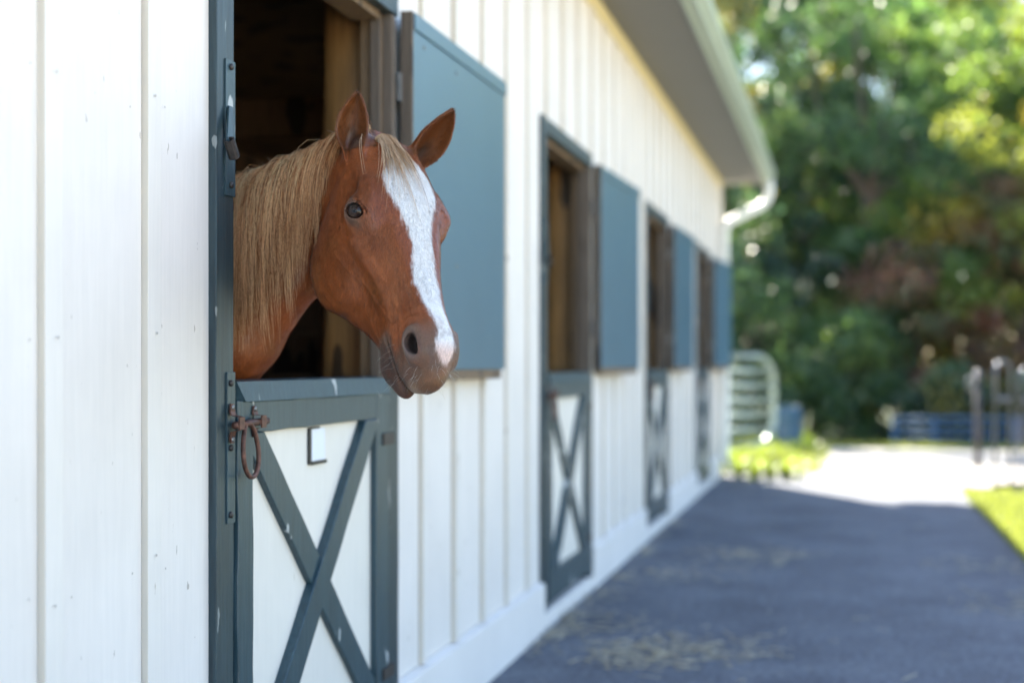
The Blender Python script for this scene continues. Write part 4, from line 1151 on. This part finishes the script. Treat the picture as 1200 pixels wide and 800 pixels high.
for sg in (1, -1):
    V_, F_ = uv_sphere(EYE_R * HS)
    M3 = (EYE_M * np.array([1, 1, sg])) @ HM           # rows: eye axes in the world
    if sg < 0: M3 = M3 * np.array([[1], [1], [1]])
    W_ = np.array(V_) @ np.eye(3)
    o = mesh_obj('eye', W_, F_, em, horse, True)
    c_ = hw(EYE_L[0], EYE_L[1], EYE_L[2] * sg) - HO
    X_, Y_, Z_ = M3
    if np.linalg.det(M3) < 0: X_ = -X_
    o.matrix_local = Matrix(((X_[0], Y_[0], Z_[0], c_[0]), (X_[1], Y_[1], Z_[1], c_[1]), (X_[2], Y_[2], Z_[2], c_[2]), (0, 0, 0, 1)))

# ---- hair strands
def strands_mesh(name, paths, rad, cols, m, parent, taper=.25):
    """paths (n,k,3), rad (n,), cols (n,k,3): three-sided tapering hairs in one mesh"""
    n, k, _ = paths.shape
    T_ = np.gradient(paths, axis=1); T_ /= np.linalg.norm(T_, axis=2, keepdims=True) + 1e-9
    ref = np.array([.31, -.94, .1]); A_ = np.cross(T_, ref); A_ /= np.linalg.norm(A_, axis=2, keepdims=True) + 1e-9
    B_ = np.cross(T_, A_)
    tp = (1 - (1 - taper) * (np.linspace(0, 1, k) ** 2.2))[None, :, None] * rad[:, None, None]
    V_ = np.stack([paths + tp * (A_ * math.cos(a) + B_ * math.sin(a)) for a in (0.5, 2.6, 4.7)], 2)   # n,k,3,3
    idx = np.arange(n * k * 3).reshape(n, k, 3)
    Q_ = np.stack([idx[:, :-1, :], np.roll(idx, -1, 2)[:, :-1, :], np.roll(idx, -1, 2)[:, 1:, :], idx[:, 1:, :]], -1).reshape(-1, 4)
    C_ = np.repeat(cols[:, :, None, :], 3, 2).reshape(-1, 3)
    return np_mesh(name, V_.reshape(-1, 3) - HO, Q_, m, parent, True, {'coat': C_})

def hair_mat(name, rough, spec=.3):
    m, nt, b = mat(name)
    at = N(nt, 'ShaderNodeVertexColor', layer_name='coat'); nt.links.new(at.outputs[0], b.inputs['Base Color'])
    b.inputs['Roughness'].default_value = rough; b.inputs['Specular IOR Level'].default_value = spec
    return m
mane_m = hair_mat('mane_hair', .40, .16)

def simulate(P0, D0, length, steps, grav, off, stiff=.80, wob=.0, seed=1):
    r = np.random.default_rng(seed); n = len(P0); p = P0.copy(); d = D0 / np.linalg.norm(D0, axis=1, keepdims=True)
    out = [p.copy()]; h = (length / steps)[:, None]
    for i in range(steps):
        d = d * stiff + grav * (1 - stiff) + r.normal(0, wob, (n, 3)); d /= np.linalg.norm(d, axis=1, keepdims=True)
        q_ = p + d * h
        s_ = sdf_chunk(q_); low = s_ < off
        if low.any():
            g_ = grad(q_[low], .004); g_ /= np.linalg.norm(g_, axis=1, keepdims=True) + 1e-6
            q_[low] += (off[low] - s_[low])[:, None] * g_
        d = q_ - p; d /= np.linalg.norm(d, axis=1, keepdims=True) + 1e-9
        p = p + d * h; out.append(p.copy())
    return np.stack(out, 1)

def clump(paths, nlock, amt, seed, power=1.4):
    r = np.random.default_rng(seed); n = len(paths); lead = r.choice(n, nlock, replace=False)
    D_ = np.linalg.norm(paths[:, None, 1] - paths[None, lead, 1], axis=2) * (1 + .35 * r.random((n, nlock)))
    who = lead[D_.argmin(1)]
    s_ = np.linspace(0, 1, paths.shape[1])[None, :, None] ** power
    return paths + (paths[who] - paths) * s_ * (amt * r.uniform(.35, 1.0, n))[:, None, None], who

def on_top(x):
    """skin point on the crest above the neck's centre line at parameter x (0 poll .. 4 withers)"""
    C_ = np.array([np.asarray(c) for c in CREST]); i = np.clip(np.floor(x).astype(int), 0, 3); f_ = (x - i)[:, None]
    return C_[i] * (1 - f_) + C_[i + 1] * f_
mr = np.random.default_rng(5)
NM = 6000
tpar = .02 + 3.1 * mr.random(NM) ** 1.25
lat = np.array([-.25, -.97, 0])
C0 = on_top(tpar)
P0 = C0 + np.array([0, 0, .20]) + lat * mr.normal(.004, .011, NM)[:, None] + mr.normal(0, .004, (NM, 3))
for _ in range(14): P0[:, 2] -= np.clip(sdf_chunk(P0) + .004, -.05, .05) * .9
D0 = np.array([0, 0, .10]) + lat * mr.uniform(.7, 1.0, NM)[:, None] + mr.normal(0, .08, (NM, 3)) + np.array([.10, 0, 0])
mlen = (.25 + .22 * np.clip(tpar / 1.2, 0, 1)) * mr.uniform(.60, 1.12, NM)
mlen = np.where(tpar < .30, mlen * (.62 + tpar), mlen)
grv = np.array([.02, 0, -1.0]) + np.stack([mr.normal(0, .085, NM), mr.normal(0, .03, NM), np.zeros(NM)], -1)
mp = simulate(P0, D0, mlen, 26, grv, mr.uniform(.002, .015, NM), .70, .030, 3)
mp, who = clump(mp, 200, .86, 8, .85)
sw = np.sin(np.linspace(0, 5.5, 27)[None, :] + mr.random(NM)[who][:, None] * 6.3) * np.linspace(0, 1, 27)[None, :] * .0035
mp[:, :, 0] += sw
mp = mp[:, ::2]
lockv = mr.random(NM)[who]; v_ = np.clip(.65 * lockv + .35 * mr.random(NM), 0, 1)
base_c = np.array([.46, .185, .060]) + (np.array([.95, .65, .40]) - np.array([.46, .185, .060])) * v_[:, None]
dark = mr.random(NM) < .26
base_c[dark] = np.array([.22, .066, .018])
kk = np.linspace(0, 1, mp.shape[1])[None, :, None]
mc = base_c[:, None, :] * (1.30 - .30 * kk) * np.array([1.0, .98, .90])  # roots brightened, painting in the sky sheen along the crest
strands_mesh('mane', mp, mr.uniform(.00030, .00055, NM), np.clip(mc, 0, .9), mane_m, horse)

# flyaway wisps standing off the crest
NW = 90
tw = .1 + 2.2 * mr.random(NW); Pw = on_top(tw) + np.array([0, 0, .2]) + lat * mr.normal(0, .008, NW)[:, None]
for _ in range(14): Pw[:, 2] -= np.clip(sdf_chunk(Pw) - .003, -.05, .05) * .9
Dw = np.array([0, 0, 1.]) + mr.normal(0, .45, (NW, 3))
wp = simulate(Pw, Dw, mr.uniform(.02, .05, NW), 7, np.array([.3, -.6, -.5]) + mr.normal(0, .5, (NW, 3)), np.full(NW, .003), .72, .1, 6)
wc = np.tile(np.array([.62, .52, .42]), (NW, wp.shape[1], 1))
strands_mesh('mane_wisps', wp, np.full(NW, .00035), wc, mane_m, horse)['kind'] = 'stuff'

# forelock
NF = 520
fw = np.clip(mr.normal(.036, .019, NF), -.015, .075); fl = mr.uniform(-.04, .005, NF)
Pf = np.array([hw(a, -.01, c) for a, c in zip(fl, fw)]) + np.array([0, 0, .06])
for _ in range(14): Pf[:, 2] -= np.clip(sdf_chunk(Pf) + .002, -.05, .05) * .9
Df = AD * .75 + AL * .35 + np.outer((fw - .046) * 8 - .05 + mr.normal(0, .12, NF), AW) + mr.normal(0, .06, (NF, 3))
gf = np.array([0, 0, -1.]) + np.outer((fw - .05) * 5.0 + .10 + mr.normal(0, .05, NF), AW) + np.outer(np.ones(NF), AD) * .05
fp = simulate(Pf, Df, mr.uniform(.09, .17, NF) * np.where(mr.random(NF) < .08, 1.6, 1.0), 22, gf, mr.uniform(.002, .012, NF), .76, .02, 9)
hit = np.zeros(NF, bool)
for fr, wm_, bd_ in EARS:
    hit |= (np.stack([ear_sdf(fp[:, j], fr, wm_, bd_) for j in range(2, fp.shape[1])], 1) < .020).any(1)
fp = fp[~hit]; NF = len(fp); fw = fw[~hit]
fp, whof = clump(fp, 30, .9, 12, .8)
vf = np.clip(.6 * mr.random(NF)[whof] + .4 * mr.random(NF), 0, 1)
fc = np.array([.44, .25, .12]) + (np.array([.80, .65, .48]) - np.array([.44, .25, .12])) * vf[:, None]
fc[mr.random(NF) < .10] = np.array([.24, .11, .05])
strands_mesh('forelock', fp[:, ::2], mr.uniform(.00032, .00055, NF), np.repeat(fc[:, None, :], fp[:, ::2].shape[1], 1), mane_m, horse)

# whiskers and lashes
def surf(Pp, it=10):
    Pp = np.array(Pp, float)
    for _ in range(it):
        s_ = sdf_chunk(Pp); g_ = grad(Pp); g_ /= np.linalg.norm(g_, axis=1, keepdims=True) + 1e-6
        Pp -= np.clip(s_, -.02, .02)[:, None] * g_ * .8
    return Pp, g_
NX = 64
wl_ = np.where(mr.random(NX) < .55, mr.uniform(.53, .60, NX), mr.uniform(.47, .55, NX))
wd_ = np.where(wl_ > .55, mr.uniform(-.10, -.03, NX), mr.uniform(-.17, -.11, NX))
Pq = np.array([hw(a, c, e) for a, c, e in zip(wl_, wd_, mr.uniform(-.06, .06, NX))])
Pq, Gq = surf(Pq)
wpath = simulate(Pq, Gq + mr.normal(0, .25, (NX, 3)), mr.uniform(.018, .05, NX), 8, np.array([0, 0, -.8]) + Gq * .6, np.full(NX, .001), .85, .02, 15)
strands_mesh('whiskers', wpath, np.full(NX, .00022), np.full((NX, wpath.shape[1], 3), .55) * np.array([1, .93, .85]), mane_m, horse, .3)['kind'] = 'stuff'
for sg in (1, -1):
    NL = 26; aa = np.linspace(-.75, .8, NL) + mr.normal(0, .02, NL)
    loc = np.stack([np.sin(aa) * .0225, .0090 + .0045 * np.cos(aa * 1.4), np.full(NL, .0235)], -1) @ EYE_M + np.array(EYE_L)
    Pl = np.array([hw(a, c, e * sg) for a, c, e in loc]); Pl, Gl = surf(Pl, 4)
    Dl = Gl + np.array([0, 0, -.25]) + mr.normal(0, .1, (NL, 3))
    lp = simulate(Pl, Dl, mr.uniform(.012, .018, NL), 6, Gl * .6 + np.array([0, 0, .55]), np.full(NL, .0008), .85, .02, 18)
    strands_mesh('eyelashes', lp, np.full(NL, .0003), np.full((NL, lp.shape[1], 3), .03), mane_m, horse, .2)['kind'] = 'stuff'

# short coat: one thin blade per hair, lying along the lie of the coat
def fuzz(count, seed):
    r = np.random.default_rng(seed)
    cen = HV[HF].mean(1); nn = HN[HF].mean(1)
    ar = np.linalg.norm(np.cross(HV[HF[:, 2]] - HV[HF[:, 0]], HV[HF[:, 3]] - HV[HF[:, 1]]), axis=1)
    view = ((np.array([0, 0, EYE]) - cen) * nn).sum(1) > -.6
    ok = (cen[:, 0] > -1.62) & view
    q_ = hl(cen)
    ok &= ~((q_[:, 0] > .40) & (q_[:, 0] < .7) & (np.linalg.norm((q_[:, :2] - np.array([.53, -.055])) / np.array([1.2, 1]), axis=1) < .03))
    re_ = np.linalg.norm(np.stack([q_[:, 0] - EYE_L[0], q_[:, 1] - EYE_L[1], np.abs(q_[:, 2]) - EYE_L[2]], -1), axis=1)
    ok &= re_ > .036
    pr = ar * ok; pr /= pr.sum()
    fi = r.choice(len(HF), count, p=pr)
    u, v = r.random(count), r.random(count)
    q4 = HV[HF[fi]]; P_ = (q4[:, 0] * ((1 - u) * (1 - v))[:, None] + q4[:, 1] * (u * (1 - v))[:, None] + q4[:, 2] * (u * v)[:, None] + q4[:, 3] * ((1 - u) * v)[:, None])
    n_ = nn[fi]; n_ /= np.linalg.norm(n_, axis=1, keepdims=True)
    ql = hl(P_); side = np.sign(ql[:, 2])
    hd = sm(ql[:, 0], -.08, .02)[:, None]
    flow = hd * (AL * 1.0 - AD * .35 + AW * (side * .15)[:, None]) + (1 - hd) * np.array([-.55, 0, -.8])
    for fr, wm, bend in EARS:
        A_ = ((P_ - fr[0]) @ fr[1]) / fr[4]; near = (np.linalg.norm(P_ - fr[0] - fr[1] * .06, axis=1) < .09) & (A_ > .05)
        flow[near] = fr[1]
    flow = flow + r.normal(0, .22, (count, 3))
    flow -= n_ * (flow * n_).sum(1, keepdims=True); flow /= np.linalg.norm(flow, axis=1, keepdims=True) + 1e-6
    lift = r.uniform(.10, .42, count)[:, None]
    dr = flow + n_ * lift; dr /= np.linalg.norm(dr, axis=1, keepdims=True)
    ln_h = (r.uniform(.005, .0115, count) * np.where(ql[:, 0] > .43, .45, 1.0))[:, None]
    sd = np.cross(dr, n_); sd /= np.linalg.norm(sd, axis=1, keepdims=True) + 1e-6
    wd = r.uniform(.00022, .00042, count)[:, None]
    V_ = np.stack([P_ - sd * wd - n_ * .0003, P_ + sd * wd - n_ * .0003, P_ + dr * ln_h], 1)
    c_ = coat(P_, n_) * r.uniform(.55, 1.6, count)[:, None]
    C_ = np.clip(np.repeat(c_[:, None, :], 3, 1), .003, .85)
    return np_mesh('coat_hair', V_.reshape(-1, 3) - HO, np.arange(count * 3).reshape(-1, 3), coat_hm, horse, False, {'coat': C_.reshape(-1, 3)})
coat_hm = hair_mat('coat_hair', .30, .55)
fuzz(230000, 77)['kind'] = 'stuff'
